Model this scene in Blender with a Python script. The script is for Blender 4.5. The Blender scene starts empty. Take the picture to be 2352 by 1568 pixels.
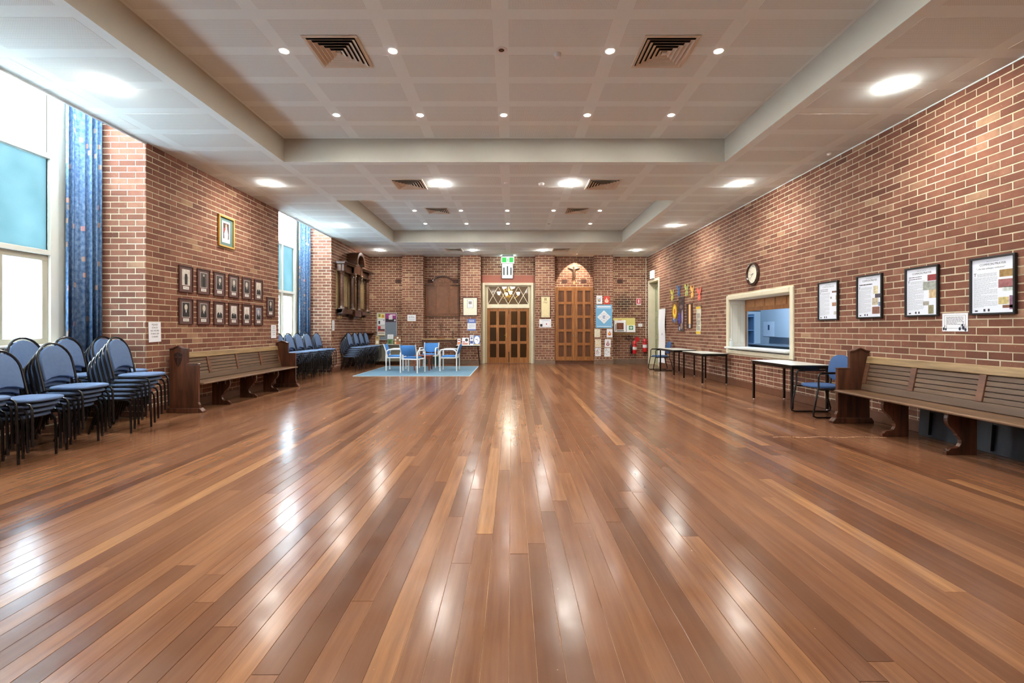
import bpy, bmesh, math, random
from mathutils import Vector, Matrix
random.seed(11)
PI = math.pi
scene = bpy.context.scene
COL = scene.collection

# ---------------------------------------------------------------- camera
CZ, FPX = 1.28, 1050.0
cam_d = bpy.data.cameras.new('camera'); cam = bpy.data.objects.new('camera', cam_d); COL.objects.link(cam)
cam.location = (0, 0, CZ); cam.rotation_euler = (PI/2, 0, 0)
cam_d.sensor_width = 36.0; cam_d.lens = 36.0*FPX/2352.0
cam_d.shift_x = 1.0/2352.0; cam_d.shift_y = -28.5/2352.0
cam_d.clip_start = 0.05; cam_d.clip_end = 200
scene.camera = cam
# ---------------------------------------------------------------- world, exposure
SKY, LAMP = 47.0, 0.80
w = bpy.data.worlds.new('overcast_sky'); scene.world = w; w.use_nodes = True
bg = w.node_tree.nodes['Background']; bg.inputs[0].default_value = (0.97, 0.985, 1.0, 1); bg.inputs[1].default_value = SKY
scene.view_settings.view_transform = 'Standard'; scene.view_settings.look = 'None'
scene.view_settings.exposure = 0.50; scene.view_settings.gamma = 1.0; scene.view_settings.use_curve_mapping = False
scene.cycles.use_denoising = True; scene.cycles.use_light_tree = False; scene.cycles.max_bounces = 5; scene.cycles.diffuse_bounces = 3; scene.cycles.adaptive_threshold = .02
scene.cycles.glossy_bounces = 4; scene.cycles.transmission_bounces = 6; scene.cycles.transparent_max_bounces = 6
scene.cycles.sample_clamp_indirect = 60.0; scene.cycles.caustics_reflective = False; scene.cycles.caustics_refractive = False

# ---------------------------------------------------------------- dimensions of the hall (metres)
XR, XL, YB, YP, YF = 5.06, -5.28, 17.0, 16.67, -6.6      # right wall, left piers, back wall, pilaster faces, wall behind camera
XW = -6.15                                               # window plane
H, H2 = 3.97, 4.35                                       # ceiling, coffer ceiling
CF = ((-3.665, 3.435, 2.75, 7.37), (-3.665, 3.435, 9.565, 14.19))
BAYS = ((3.57, 6.60), (10.36, 13.39), (-3.22, -.19))  # last bay, unseen behind the camera, is added to bring in more daylight
def bw(px, py, Y=YB): return (px-1175)/FPX*Y, CZ-(py-755.5)/FPX*Y     # measured heights / widths on planes of known depth

# ---------------------------------------------------------------- materials
def lin(c):
    f = lambda v: v/12.92 if v <= .04045 else ((v+.055)/1.055)**2.4
    return tuple(f(v/255.0) for v in c) + (1.0,)
MATS = {}
def mat(name, c, rough=.5, metal=0., var=0., scale=8., bump=0., bscale=60., emit=None, spec=.5, coat=0., objvar=0.):
    if name in MATS: return MATS[name]
    m = bpy.data.materials.new(name); m.use_nodes = True; MATS[name] = m
    nt = m.node_tree; b = nt.nodes['Principled BSDF']; N = nt.nodes.new; L = nt.links.new
    b.inputs['Base Color'].default_value = lin(c); b.inputs['Roughness'].default_value = rough
    b.inputs['Metallic'].default_value = metal; b.inputs['Specular IOR Level'].default_value = spec
    b.inputs['Coat Weight'].default_value = coat
    if emit:
        b.inputs['Emission Color'].default_value = lin(emit[0]); b.inputs['Emission Strength'].default_value = emit[1]
    if var or objvar:
        tc = N('ShaderNodeTexCoord'); nz = N('ShaderNodeTexNoise'); nz.inputs['Scale'].default_value = scale; nz.inputs['Detail'].default_value = 5
        L(tc.outputs['Object'], nz.inputs['Vector'])
        mr = N('ShaderNodeMapRange'); mr.inputs[1].default_value = .3; mr.inputs[2].default_value = .7; mr.inputs[3].default_value = 1-var; mr.inputs[4].default_value = 1+var
        L(nz.outputs[0], mr.inputs[0]); fac = mr.outputs[0]
        if objvar:
            oi = N('ShaderNodeObjectInfo'); m2 = N('ShaderNodeMapRange'); m2.inputs[3].default_value = 1-objvar; m2.inputs[4].default_value = 1+objvar
            L(oi.outputs['Random'], m2.inputs[0]); mm = N('ShaderNodeMath'); mm.operation = 'MULTIPLY'; L(fac, mm.inputs[0]); L(m2.outputs[0], mm.inputs[1]); fac = mm.outputs[0]
        vm = N('ShaderNodeVectorMath'); vm.operation = 'SCALE'; vm.inputs[0].default_value = lin(c)[:3]; L(fac, vm.inputs['Scale']); L(vm.outputs[0], b.inputs['Base Color'])
    if bump:
        tc = N('ShaderNodeTexCoord'); nz = N('ShaderNodeTexNoise'); nz.inputs['Scale'].default_value = bscale; nz.inputs['Detail'].default_value = 4
        L(tc.outputs['Object'], nz.inputs['Vector']); bp = N('ShaderNodeBump'); bp.inputs['Strength'].default_value = bump; bp.inputs['Distance'].default_value = .004
        L(nz.outputs[0], bp.inputs['Height']); L(bp.outputs[0], b.inputs['Normal'])
    return m
def island_random(nt):
    N, L = nt.nodes.new, nt.links.new
    oi, ge = N('ShaderNodeObjectInfo'), N('ShaderNodeNewGeometry')
    a = N('ShaderNodeMath'); a.operation = 'MULTIPLY_ADD'; a.inputs[1].default_value = 7.13; L(oi.outputs['Random'], a.inputs[0]); L(ge.outputs['Random Per Island'], a.inputs[2])
    f = N('ShaderNodeMath'); f.operation = 'FRACT'; L(a.outputs[0], f.inputs[0])
    return f.outputs[0], ge
def ramp(nt, fac, stops):
    r = nt.nodes.new('ShaderNodeValToRGB'); e = r.color_ramp.elements
    while len(e) < len(stops): e.new(.5)
    for el, (p, c) in zip(e, stops): el.position = p; el.color = lin(c)
    nt.links.new(fac, r.inputs[0]); return r.outputs[0]
def mixc(nt, fac, a, b, mode='MIX'):
    m = nt.nodes.new('ShaderNodeMix'); m.data_type = 'RGBA'; m.blend_type = mode
    for s, v in ((0, fac), (6, a), (7, b)):
        if isinstance(v, (int, float)): m.inputs[s].default_value = v
        elif isinstance(v, tuple): m.inputs[s].default_value = v
        else: nt.links.new(v, m.inputs[s])
    return m.outputs[2]
def noise(nt, vec, scale, detail=4, rough=.5):
    n = nt.nodes.new('ShaderNodeTexNoise'); n.inputs['Scale'].default_value = scale; n.inputs['Detail'].default_value = detail; n.inputs['Roughness'].default_value = rough
    if vec is not None: nt.links.new(vec, n.inputs['Vector'])
    return n.outputs[0]
def maprange(nt, v, a, b, c, d):
    m = nt.nodes.new('ShaderNodeMapRange'); nt.links.new(v, m.inputs[0])
    for i, x in enumerate((a, b, c, d)): m.inputs[i+1].default_value = x
    return m.outputs[0]
def bumpn(nt, h, s, d):
    b = nt.nodes.new('ShaderNodeBump'); b.inputs['Strength'].default_value = s; b.inputs['Distance'].default_value = d
    nt.links.new(h, b.inputs['Height']); return b.outputs[0]
def math2(nt, op, a, b=None):
    m = nt.nodes.new('ShaderNodeMath'); m.operation = op
    for i, v in enumerate((a, b)):
        if v is None: continue
        if isinstance(v, (int, float)): m.inputs[i].default_value = v
        else: nt.links.new(v, m.inputs[i])
    return m.outputs[0]

def make_brick_mat():
    m = bpy.data.materials.new('red_brick'); m.use_nodes = True; nt = m.node_tree; b = nt.nodes['Principled BSDF']; L = nt.links.new
    r, ge = island_random(nt)
    c = ramp(nt, r, ((0, (102, 63, 50)), (.1, (114, 72, 57)), (.35, (123, 79, 63)), (.6, (130, 85, 68)), (.85, (136, 92, 74)), (.96, (146, 104, 84)), (1, (164, 130, 102))))
    n1 = noise(nt, ge.outputs['Position'], 9, 3, .6); n2 = noise(nt, ge.outputs['Position'], 55, 1)
    c = mixc(nt, maprange(nt, n1, .38, .72, 0, .45), c, lin((92, 62, 50)))
    c = mixc(nt, maprange(nt, n2, .72, .80, 0, .6), c, lin((205, 185, 160)))
    # soot smudge on the back wall above the first-aid board
    d = nt.nodes.new('ShaderNodeVectorMath'); d.operation = 'DISTANCE'; L(ge.outputs['Position'], d.inputs[0]); d.inputs[1].default_value = (4.22, 17.0, 2.27)
    dn = math2(nt, 'ADD', d.outputs['Value'], math2(nt, 'MULTIPLY', math2(nt, 'SUBTRACT', noise(nt, ge.outputs['Position'], 3.5, 1), .5), .5))
    c = mixc(nt, maprange(nt, dn, .08, .5, .85, 0), c, lin((52, 40, 34)))
    L(c, b.inputs['Base Color']); b.inputs['Roughness'].default_value = .82; b.inputs['Specular IOR Level'].default_value = .25
    L(bumpn(nt, noise(nt, ge.outputs['Position'], 90, 2, .65), .5, .004), b.inputs['Normal'])
    MATS['brick'] = m
def make_mortar():
    m = bpy.data.materials.new('cream_mortar'); m.use_nodes = True; nt = m.node_tree; b = nt.nodes['Principled BSDF']; L = nt.links.new
    ge = nt.nodes.new('ShaderNodeNewGeometry')
    c = mixc(nt, maprange(nt, noise(nt, ge.outputs['Position'], 3, 4), .35, .7, 0, 1), lin((216, 206, 178)), lin((196, 180, 148)))
    L(c, b.inputs['Base Color']); b.inputs['Roughness'].default_value = .95; b.inputs['Specular IOR Level'].default_value = .1
    L(bumpn(nt, noise(nt, ge.outputs['Position'], 120, 1), .5, .003), b.inputs['Normal']); MATS['mortar'] = m
def make_floor_mat():
    m = bpy.data.materials.new('jarrah_boards'); m.use_nodes = True; nt = m.node_tree; b = nt.nodes['Principled BSDF']; L = nt.links.new; N = nt.nodes.new
    r, ge = island_random(nt)
    mp = N('ShaderNodeMapping'); L(ge.outputs['Position'], mp.inputs['Vector']); mp.inputs['Scale'].default_value = (26, 1.3, 1)
    off = N('ShaderNodeCombineXYZ'); L(math2(nt, 'MULTIPLY', r, 37.0), off.inputs[0]); L(math2(nt, 'MULTIPLY', r, 91.0), off.inputs[1]); L(off.outputs[0], mp.inputs['Location'])
    g = noise(nt, mp.outputs[0], 1.0, 5, .62)
    c = ramp(nt, r, ((0, (82, 52, 35)), (.2, (98, 64, 43)), (.5, (110, 73, 50)), (.8, (121, 82, 55)), (.95, (136, 95, 64)), (1, (154, 112, 75))))
    c = mixc(nt, maprange(nt, g, .35, .68, 0, .62), c, lin((78, 47, 33)))
    mp2 = N('ShaderNodeMapping'); L(ge.outputs['Position'], mp2.inputs['Vector']); mp2.inputs['Scale'].default_value = (1.2, .5, 1)
    c = mixc(nt, maprange(nt, noise(nt, mp2.outputs[0], 1.0, 3), .4, .7, 0, .28), c, lin((152, 113, 87)))
    spk = noise(nt, ge.outputs['Position'], 38, 1)
    c = mixc(nt, maprange(nt, spk, .81, .84, 0, .5), c, lin((214, 184, 150)))
    L(c, b.inputs['Base Color']); b.inputs['Specular IOR Level'].default_value = .18
    L(maprange(nt, noise(nt, ge.outputs['Position'], 6, 2), .3, .7, .15, .25), b.inputs['Roughness'])
    L(bumpn(nt, noise(nt, mp.outputs[0], 2.0, 2), .06, .003), b.inputs['Normal']); MATS['floor'] = m
def make_panel_mat():
    m = bpy.data.materials.new('perforated_board'); m.use_nodes = True; nt = m.node_tree; b = nt.nodes['Principled BSDF']; L = nt.links.new; N = nt.nodes.new
    ge = N('ShaderNodeNewGeometry'); sp = N('ShaderNodeSeparateXYZ'); L(ge.outputs['Position'], sp.inputs[0])
    q = []
    for k in (0, 1):
        f = math2(nt, 'SUBTRACT', math2(nt, 'FRACT', math2(nt, 'MULTIPLY', sp.outputs[k], 1/.0148)), .5); q.append(math2(nt, 'MULTIPLY', f, f))
    d = math2(nt, 'SQRT', math2(nt, 'ADD', q[0], q[1]))
    c = mixc(nt, maprange(nt, d, .2, .29, 1, 0), lin((232, 243, 243)), lin((190, 195, 192)))
    L(c, b.inputs['Base Color']); b.inputs['Roughness'].default_value = .9; b.inputs['Specular IOR Level'].default_value = .2; MATS['panel'] = m
def wood(name, dark, light, rough=.4, scale=(14, 14, 1.2), coat=0., amount=1.0):
    if name in MATS: return MATS[name]
    m = bpy.data.materials.new(name); m.use_nodes = True; nt = m.node_tree; b = nt.nodes['Principled BSDF']; L = nt.links.new; N = nt.nodes.new
    tc = N('ShaderNodeTexCoord'); oi = N('ShaderNodeObjectInfo'); mp = N('ShaderNodeMapping'); L(tc.outputs['Object'], mp.inputs['Vector']); mp.inputs['Scale'].default_value = scale
    cx = N('ShaderNodeCombineXYZ'); o = math2(nt, 'MULTIPLY', oi.outputs['Random'], 40.0)
    for i in range(3): L(o, cx.inputs[i])
    L(cx.outputs[0], mp.inputs['Location'])
    g = noise(nt, mp.outputs[0], 1.6, 7, .6); g2 = noise(nt, mp.outputs[0], .35, 3)
    c = mixc(nt, maprange(nt, g, .33, .68, 0, amount), lin(light), lin(dark))
    c = mixc(nt, maprange(nt, g2, .4, .65, 0, .5), c, lin(dark))
    L(c, b.inputs['Base Color']); b.inputs['Roughness'].default_value = rough; b.inputs['Coat Weight'].default_value = coat
    L(bumpn(nt, g, .08, .003), b.inputs['Normal']); MATS[name] = m; return m
def make_curtain_mat():
    m = bpy.data.materials.new('blue_curtain_print'); m.use_nodes = True; nt = m.node_tree; b = nt.nodes['Principled BSDF']; L = nt.links.new; N = nt.nodes.new
    uv = N('ShaderNodeUVMap'); mp = N('ShaderNodeMapping'); L(uv.outputs[0], mp.inputs['Vector']); mp.inputs['Scale'].default_value = (9.0, 6.0, 1)
    vo = N('ShaderNodeTexVoronoi'); vo.distance = 'CHEBYCHEV'; vo.inputs['Scale'].default_value = 1.0; vo.inputs['Randomness'].default_value = .6; L(mp.outputs[0], vo.inputs['Vector'])
    sc = N('ShaderNodeSeparateColor'); L(vo.outputs['Color'], sc.inputs[0])
    base = mixc(nt, maprange(nt, noise(nt, mp.outputs[0], 3.0, 5), .35, .7, 0, 1), lin((74, 102, 140)), lin((124, 150, 182)))
    mot = ramp(nt, sc.outputs[1], ((0, (222, 150, 130)), (.4, (226, 172, 120)), (.7, (214, 190, 150)), (1, (206, 150, 96))))
    on = math2(nt, 'MULTIPLY', math2(nt, 'LESS_THAN', vo.outputs['Distance'], .2), math2(nt, 'GREATER_THAN', sc.outputs[0], .25))
    sx = N('ShaderNodeTexWave'); sx.wave_type = 'BANDS'; sx.inputs['Scale'].default_value = 3.4; sx.inputs['Distortion'].default_value = 1.5; L(mp.outputs[0], sx.inputs['Vector'])
    on = math2(nt, 'MULTIPLY', on, math2(nt, 'GREATER_THAN', sx.outputs[1], .35))
    L(mixc(nt, on, base, mot), b.inputs['Base Color']); b.inputs['Roughness'].default_value = .9; b.inputs['Specular IOR Level'].default_value = .1
    MATS['curtain'] = m
def make_frosted(name, c1, c2):
    m = bpy.data.materials.new(name); m.use_nodes = True; nt = m.node_tree; N, L = nt.nodes.new, nt.links.new
    nt.nodes.remove(nt.nodes['Principled BSDF']); out = nt.nodes['Material Output']
    tc = N('ShaderNodeTexCoord'); t = N('ShaderNodeBsdfTranslucent'); g = N('ShaderNodeBsdfGlossy'); g.inputs['Roughness'].default_value = .35; mx = N('ShaderNodeMixShader'); mx.inputs[0].default_value = .06
    c = mixc(nt, maprange(nt, noise(nt, tc.outputs['Object'], 1.3, 3), .3, .7, 0, 1), lin(c1), lin(c2)); L(c, t.inputs[0])
    nb = bumpn(nt, noise(nt, tc.outputs['Object'], 70, 3), .5, .004); L(nb, t.inputs['Normal']); L(nb, g.inputs['Normal'])
    L(t.outputs[0], mx.inputs[1]); L(g.outputs[0], mx.inputs[2]); L(mx.outputs[0], out.inputs[0]); MATS[name] = m
def make_clear(name, tint, gloss=.08):
    m = bpy.data.materials.new(name); m.use_nodes = True; nt = m.node_tree; N, L = nt.nodes.new, nt.links.new
    nt.nodes.remove(nt.nodes['Principled BSDF']); out = nt.nodes['Material Output']
    t = N('ShaderNodeBsdfTransparent'); t.inputs[0].default_value = lin(tint); g = N('ShaderNodeBsdfGlossy'); g.inputs['Roughness'].default_value = .06
    mx = N('ShaderNodeMixShader'); mx.inputs[0].default_value = gloss; L(t.outputs[0], mx.inputs[1]); L(g.outputs[0], mx.inputs[2]); L(mx.outputs[0], out.inputs[0]); MATS[name] = m
make_brick_mat(); make_mortar(); make_floor_mat(); make_panel_mat(); make_curtain_mat()
make_frosted('frost_white', (246, 250, 252), (232, 242, 248)); make_frosted('frost_teal', (72, 90, 94), (88, 104, 109)); make_frosted('frost_pale', (150, 164, 172), (196, 208, 216))  # teal in the middle panes stands in for light from trees outside
make_clear('dark_glass', (222, 216, 206), .012); make_clear('clear_glass', (245, 250, 250), .012)
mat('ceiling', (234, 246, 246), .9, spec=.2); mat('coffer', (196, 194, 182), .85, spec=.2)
mat('cream', (214, 206, 180), .5, var=.04); mat('reveal', (222, 219, 208), .5); mat('green_paint', (168, 172, 140), .5, var=.04)
mat('white_paint', (232, 236, 236), .4); mat('window_frame', (214, 214, 204), .45); mat('white', (238, 240, 242), .5); mat('paper', (232, 235, 240), .8); mat('ivory', (226, 220, 198), .7)
mat('black_metal', (14, 14, 15), .25, spec=.6); mat('black_frame', (18, 18, 17), .35); mat('dark', (10, 9, 8), .9); mat('ink', (52, 52, 58), .8); mat('grey_ink', (150, 154, 160), .8)
mat('blue_fabric', (92, 112, 144), .95, var=.05, scale=30, bump=.25, bscale=900, spec=.15, objvar=.05); mat('blue_arm', (66, 118, 178), .9, var=.04, spec=.2); mat('blue_sled', (64, 90, 132), .9, var=.05, spec=.2)
mat('pale_frame', (206, 211, 212), .4); mat('chrome', (210, 210, 212), .2, 1.0); mat('brass', (190, 150, 80), .3, 1.0)
mat('carpet', (92, 118, 136), 1.0, var=.09, scale=60, bump=.6, bscale=500, spec=.05); mat('carpet_edge', (176, 196, 206), .8)
mat('table_top', (196, 198, 192), .45); mat('red', (196, 24, 30), .3, spec=.6); mat('red_sign', (200, 44, 66), .5); mat('green_sign', (24, 140, 76), .5)
mat('exit_green', (60, 170, 80), .5, emit=((60, 180, 85), .7)); mat('exit_white', (240, 250, 245), .5, emit=((235, 250, 245), .7)); mat('yellow_board', (216, 206, 128), .7)
mat('poster_blue', (116, 176, 216), .6); mat('lintel', (168, 104, 88), .85); mat('skirting', (104, 66, 46), .45, var=.12); mat('skirting_grey', (120, 98, 80), .6, var=.1)
mat('kitchen_wall', (176, 194, 206), .6); mat('steel', (190, 198, 206), .28, 1.0); mat('foyer', (112, 86, 64), .7); mat('grey_felt', (126, 140, 156), .9); mat('trim_grey', (170, 178, 184), .5)
wood('pew_dark', (44, 24, 16), (104, 60, 38), .35, coat=.15); wood('pew_grey', (66, 48, 35), (108, 83, 60), .5, (9, .8, 9), amount=.6); wood('pew_rail', (112, 88, 56), (176, 148, 104), .45, (14, 1.2, 14))
wood('pew_seat', (76, 54, 38), (122, 92, 64), .4, (10, 1.0, 14), coat=.15); wood('oak_door', (122, 74, 36), (170, 114, 62), .4, (16, 16, 1.3)); wood('oak_panel', (70, 40, 20), (108, 66, 36), .45, (22, 22, 1.0))
wood('case_dark', (46, 27, 17), (98, 60, 38), .3, (12, 12, 1.0), coat=.3); wood('case_panel', (112, 92, 60), (160, 138, 96), .6, (18, 18, 3)); wood('reredos', (84, 50, 31), (140, 92, 58), .42, (14, 14, 1.2))
wood('mahogany', (96, 42, 24), (140, 72, 44), .35); wood('shutter', (132, 82, 44), (176, 120, 74), .4, (14, 14, 1.5)); wood('console', (62, 36, 22), (108, 70, 44), .4, (14, 2, 14)); wood('pew_stile', (70, 42, 28), (122, 80, 54), .45, (14, 1.2, 14)); wood('pale_wood', (176, 140, 90), (214, 184, 130), .5); wood('frame_brown', (52, 26, 20), (92, 52, 42), .4)

# ---------------------------------------------------------------- mesh building
class MB:
    def __init__(s): s.v = []; s.f = []; s.uv = None
    def add(s, vs, fs):
        o = len(s.v); s.v += [tuple(p) for p in vs]; s.f += [tuple(i+o for i in f) for f in fs]; return s
    def box(s, x0, x1, y0, y1, z0, z1, M=None):
        vs = [(x, y, z) for z in (z0, z1) for y in (y0, y1) for x in (x0, x1)]
        if M: vs = [M @ Vector(p) for p in vs]
        return s.add(vs, [(0, 2, 3, 1), (4, 5, 7, 6), (0, 1, 5, 4), (2, 6, 7, 3), (0, 4, 6, 2), (1, 3, 7, 5)])
    def tube(s, pts, r, n=8, closed=False, caps=True):
        pts = [Vector(p) for p in pts]; m = len(pts); rs = r if isinstance(r, (list, tuple)) else [r]*m
        rings = []; up = None
        for i in range(m):
            a = pts[(i-1) % m] if (i or closed) else pts[0]; b = pts[(i+1) % m] if (i < m-1 or closed) else pts[-1]
            t = (b-a).normalized()
            if up is None:
                up = Vector((0, 0, 1)) if abs(t.z) < .9 else Vector((1, 0, 0))
            up = (up - t*up.dot(t)).normalized(); sd = t.cross(up)
            rings.append([pts[i] + (up*math.cos(2*PI*k/n) + sd*math.sin(2*PI*k/n))*rs[i] for k in range(n)])
        vs = [p for rg in rings for p in rg]; fs = []
        for i in range(m if closed else m-1):
            j = (i+1) % m
            for k in range(n): fs.append((i*n+k, i*n+(k+1) % n, j*n+(k+1) % n, j*n+k))
        if caps and not closed: fs += [tuple(range(n-1, -1, -1)), tuple((m-1)*n+k for k in range(n))]
        return s.add(vs, fs)
    def lathe(s, prof, c=(0, 0, 0), n=20, axis='Z', caps=True):
        vs = []; m = len(prof)
        for r, z in prof:
            for k in range(n):
                a = 2*PI*k/n; p = (r*math.cos(a), r*math.sin(a), z)
                if axis == 'X': p = (p[2], p[0], p[1])
                if axis == 'Y': p = (p[1], p[2], p[0])
                vs.append((p[0]+c[0], p[1]+c[1], p[2]+c[2]))
        fs = [(i*n+k, i*n+(k+1) % n, (i+1)*n+(k+1) % n, (i+1)*n+k) for i in range(m-1) for k in range(n)]
        if caps: fs += [tuple(range(n-1, -1, -1)), tuple((m-1)*n+k for k in range(n))]
        return s.add(vs, fs)
    def prism(s, poly, d0, d1, plane='XZ'):
        n = len(poly); f = {'XZ': lambda a, b, d: (a, d, b), 'YZ': lambda a, b, d: (d, a, b), 'XY': lambda a, b, d: (a, b, d)}[plane]
        vs = [f(a, b, d0) for a, b in poly] + [f(a, b, d1) for a, b in poly]
        return s.add(vs, [tuple(range(n)), tuple(range(2*n-1, n-1, -1))] + [(i, (i+1) % n, n+(i+1) % n, n+i) for i in range(n)])
    def sphere(s, c, r, n=12, m=7, sc=(1, 1, 1)):
        prof = [(r*math.sin(PI*i/m), -r*math.cos(PI*i/m)) for i in range(m+1)]
        prof[0] = (r*.02, -r); prof[-1] = (r*.02, r); t = MB().lathe(prof, (0, 0, 0), n)
        return s.add([(p[0]*sc[0]+c[0], p[1]*sc[1]+c[1], p[2]*sc[2]+c[2]) for p in t.v], t.f)
    def mesh(s, name, material, smooth=False, bevel=0., seg=1, fix=True):
        me = bpy.data.meshes.new(name); me.from_pydata(s.v, [], s.f)
        if fix or bevel:
            bm = bmesh.new(); bm.from_mesh(me)
            bmesh.ops.recalc_face_normals(bm, faces=bm.faces)
            if bevel:
                ed = [e for e in bm.edges if len(e.link_faces) == 2 and e.calc_face_angle(0) > .6]
                bmesh.ops.bevel(bm, geom=ed, offset=bevel, segments=seg, affect='EDGES', profile=.6, clamp_overlap=True)
            bm.to_mesh(me); bm.free()
        if material is not None: me.materials.append(MATS[material] if isinstance(material, str) else material)
        if smooth:
            me.polygons.foreach_set('use_smooth', [True]*len(me.polygons)); me.set_sharp_from_angle(angle=math.radians(42))
        me.update(); return me
    def build(s, name, material, parent=None, **k):
        return link(name, s.mesh(name, material, **k), parent)
def link(name, data, parent=None):
    o = bpy.data.objects.new(name, data); COL.objects.link(o)
    if parent: o.parent = parent
    return o
def box(x0, x1, y0, y1, z0, z1): return MB().box(x0, x1, y0, y1, z0, z1)
def tag(o, label=None, cat=None, group=None, kind=None):
    if label: o['label'] = label
    if cat: o['category'] = cat
    if group: o['group'] = group
    if kind: o['kind'] = kind
    return o
def thing(name, label, cat, loc=(0, 0, 0), rz=0., group=None, M=None):
    o = bpy.data.objects.new(name, None); o.empty_display_size = .1; COL.objects.link(o)
    if M is not None: o.rotation_euler = M.to_euler()
    else: o.rotation_euler = (0, 0, rz)
    o.location = loc; return tag(o, label, cat, group)
def copy_tree(o, parent=None):
    c = o.copy(); COL.objects.link(c); c.parent = parent
    for ch in list(o.children): copy_tree(ch, c)
    return c
def struct(name, mb, material, parent=None, **k):
    o = mb.build(name, material, parent, **k)
    if parent is None: o['kind'] = 'structure'
    return o
MR = Matrix(((0, 0, -1), (-1, 0, 0), (0, 1, 0))); ML = Matrix(((0, 0, 1), (1, 0, 0), (0, 1, 0))); MBK = Matrix(((1, 0, 0), (0, 0, -1), (0, 1, 0)))
def on_wall(side, a, z, off=0.):          # bottom-centre of a wall-hung thing: a = position along the wall, off = gap from its plane
    if side == 'R': return (XR-off, a, z), MR
    if side == 'L': return (XL+off, a, z), ML
    if side == 'P': return (a, YP-off, z), MBK
    return (a, YB-off, z), MBK
def hung(name, label, cat, side, a, z, group=None, off=.012):
    loc, M = on_wall(side, a, z, off); return thing(name, label, cat, loc, 0, group, M)
def card(name, x0, x1, y0, y1, z0, z1, m, parent, bevel=0.): return box(x0, x1, y0, y1, z0, z1).build(name, m, parent, bevel=bevel)
def border(x0, x1, y0, y1, w, z0, z1):
    return MB().box(x0, x1, y0, y0+w, z0, z1).box(x0, x1, y1-w, y1, z0, z1).box(x0, x0+w, y0+w, y1-w, z0, z1).box(x1-w, x1, y0+w, y1-w, z0, z1)
def text(s, size, m, parent, x, y, z, align='CENTER', sx=1.0, name='lettering'):
    cu = bpy.data.curves.new('t', 'FONT'); cu.body = s; cu.size = size; cu.align_x = align; cu.align_y = 'CENTER'; cu.resolution_u = 2; cu.extrude = .0004
    t = bpy.data.objects.new('t', cu); COL.objects.link(t); bpy.context.view_layer.update()
    me = bpy.data.meshes.new_from_object(t); bpy.data.objects.remove(t); bpy.data.curves.remove(cu)
    for v in me.vertices: v.co = (v.co.x*sx + x, v.co.y + y, v.co.z + z)
    me.materials.clear(); me.materials.append(MATS[m] if isinstance(m, str) else m); me.name = name; return link(name, me, parent)
def textlines(parent, x0, x1, y0, y1, n, z, m='grey_ink', th=.35, rnd=None, name='text_lines'):
    rnd = rnd or random.Random(int(1000*x1)+n); b = MB(); p = (y1-y0)/n
    for i in range(n):
        y = y1-(i+.5)*p; x = x0; end = x1 if (i+1) % 6 else x0+(x1-x0)*rnd.uniform(.3, .7)
        while x < end-.006:
            wd = min(rnd.uniform(.012, .04), end-x); b.box(x, x+wd, y-p*th/2, y+p*th/2, z, z+.0004); x += wd+.005
    return b.build(name, m, parent, fix=False)
def ellipse(cx, cy, rx, ry, n=20, a0=0, a1=2*PI): return [(cx+rx*math.cos(a0+(a1-a0)*i/n), cy+ry*math.sin(a0+(a1-a0)*i/n)) for i in range(n)]
def arc(c, r, a0, a1, n): return [(c[0]+r*math.cos(a0+(a1-a0)*i/n), c[1]+r*math.sin(a0+(a1-a0)*i/n)) for i in range(n+1)]
ORD = ('lowest', 'second', 'third', 'fourth', 'fifth', 'topmost')
def rect_minus(u0, u1, v0, v1, holes):
    us = sorted({u0, u1} | {min(max(h[i], u0), u1) for h in holes for i in (0, 1)}); vs = sorted({v0, v1} | {min(max(h[i], v0), v1) for h in holes for i in (2, 3)})
    for i in range(len(us)-1):
        j = 0
        while j < len(vs)-1:
            free = lambda jj: not any(h[0] < (us[i]+us[i+1])/2 < h[1] and h[2] < (vs[jj]+vs[jj+1])/2 < h[3] for h in holes)
            if free(j):
                k = j
                while k+1 < len(vs)-1 and free(k+1): k += 1
                yield us[i], us[i+1], vs[j], vs[k+1]; j = k+1
            else: j += 1
def project(p):
    if p[1] < .3: return None
    return 1175+FPX*p[0]/p[1], 755.5-FPX*(p[2]-CZ)/p[1]
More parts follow.
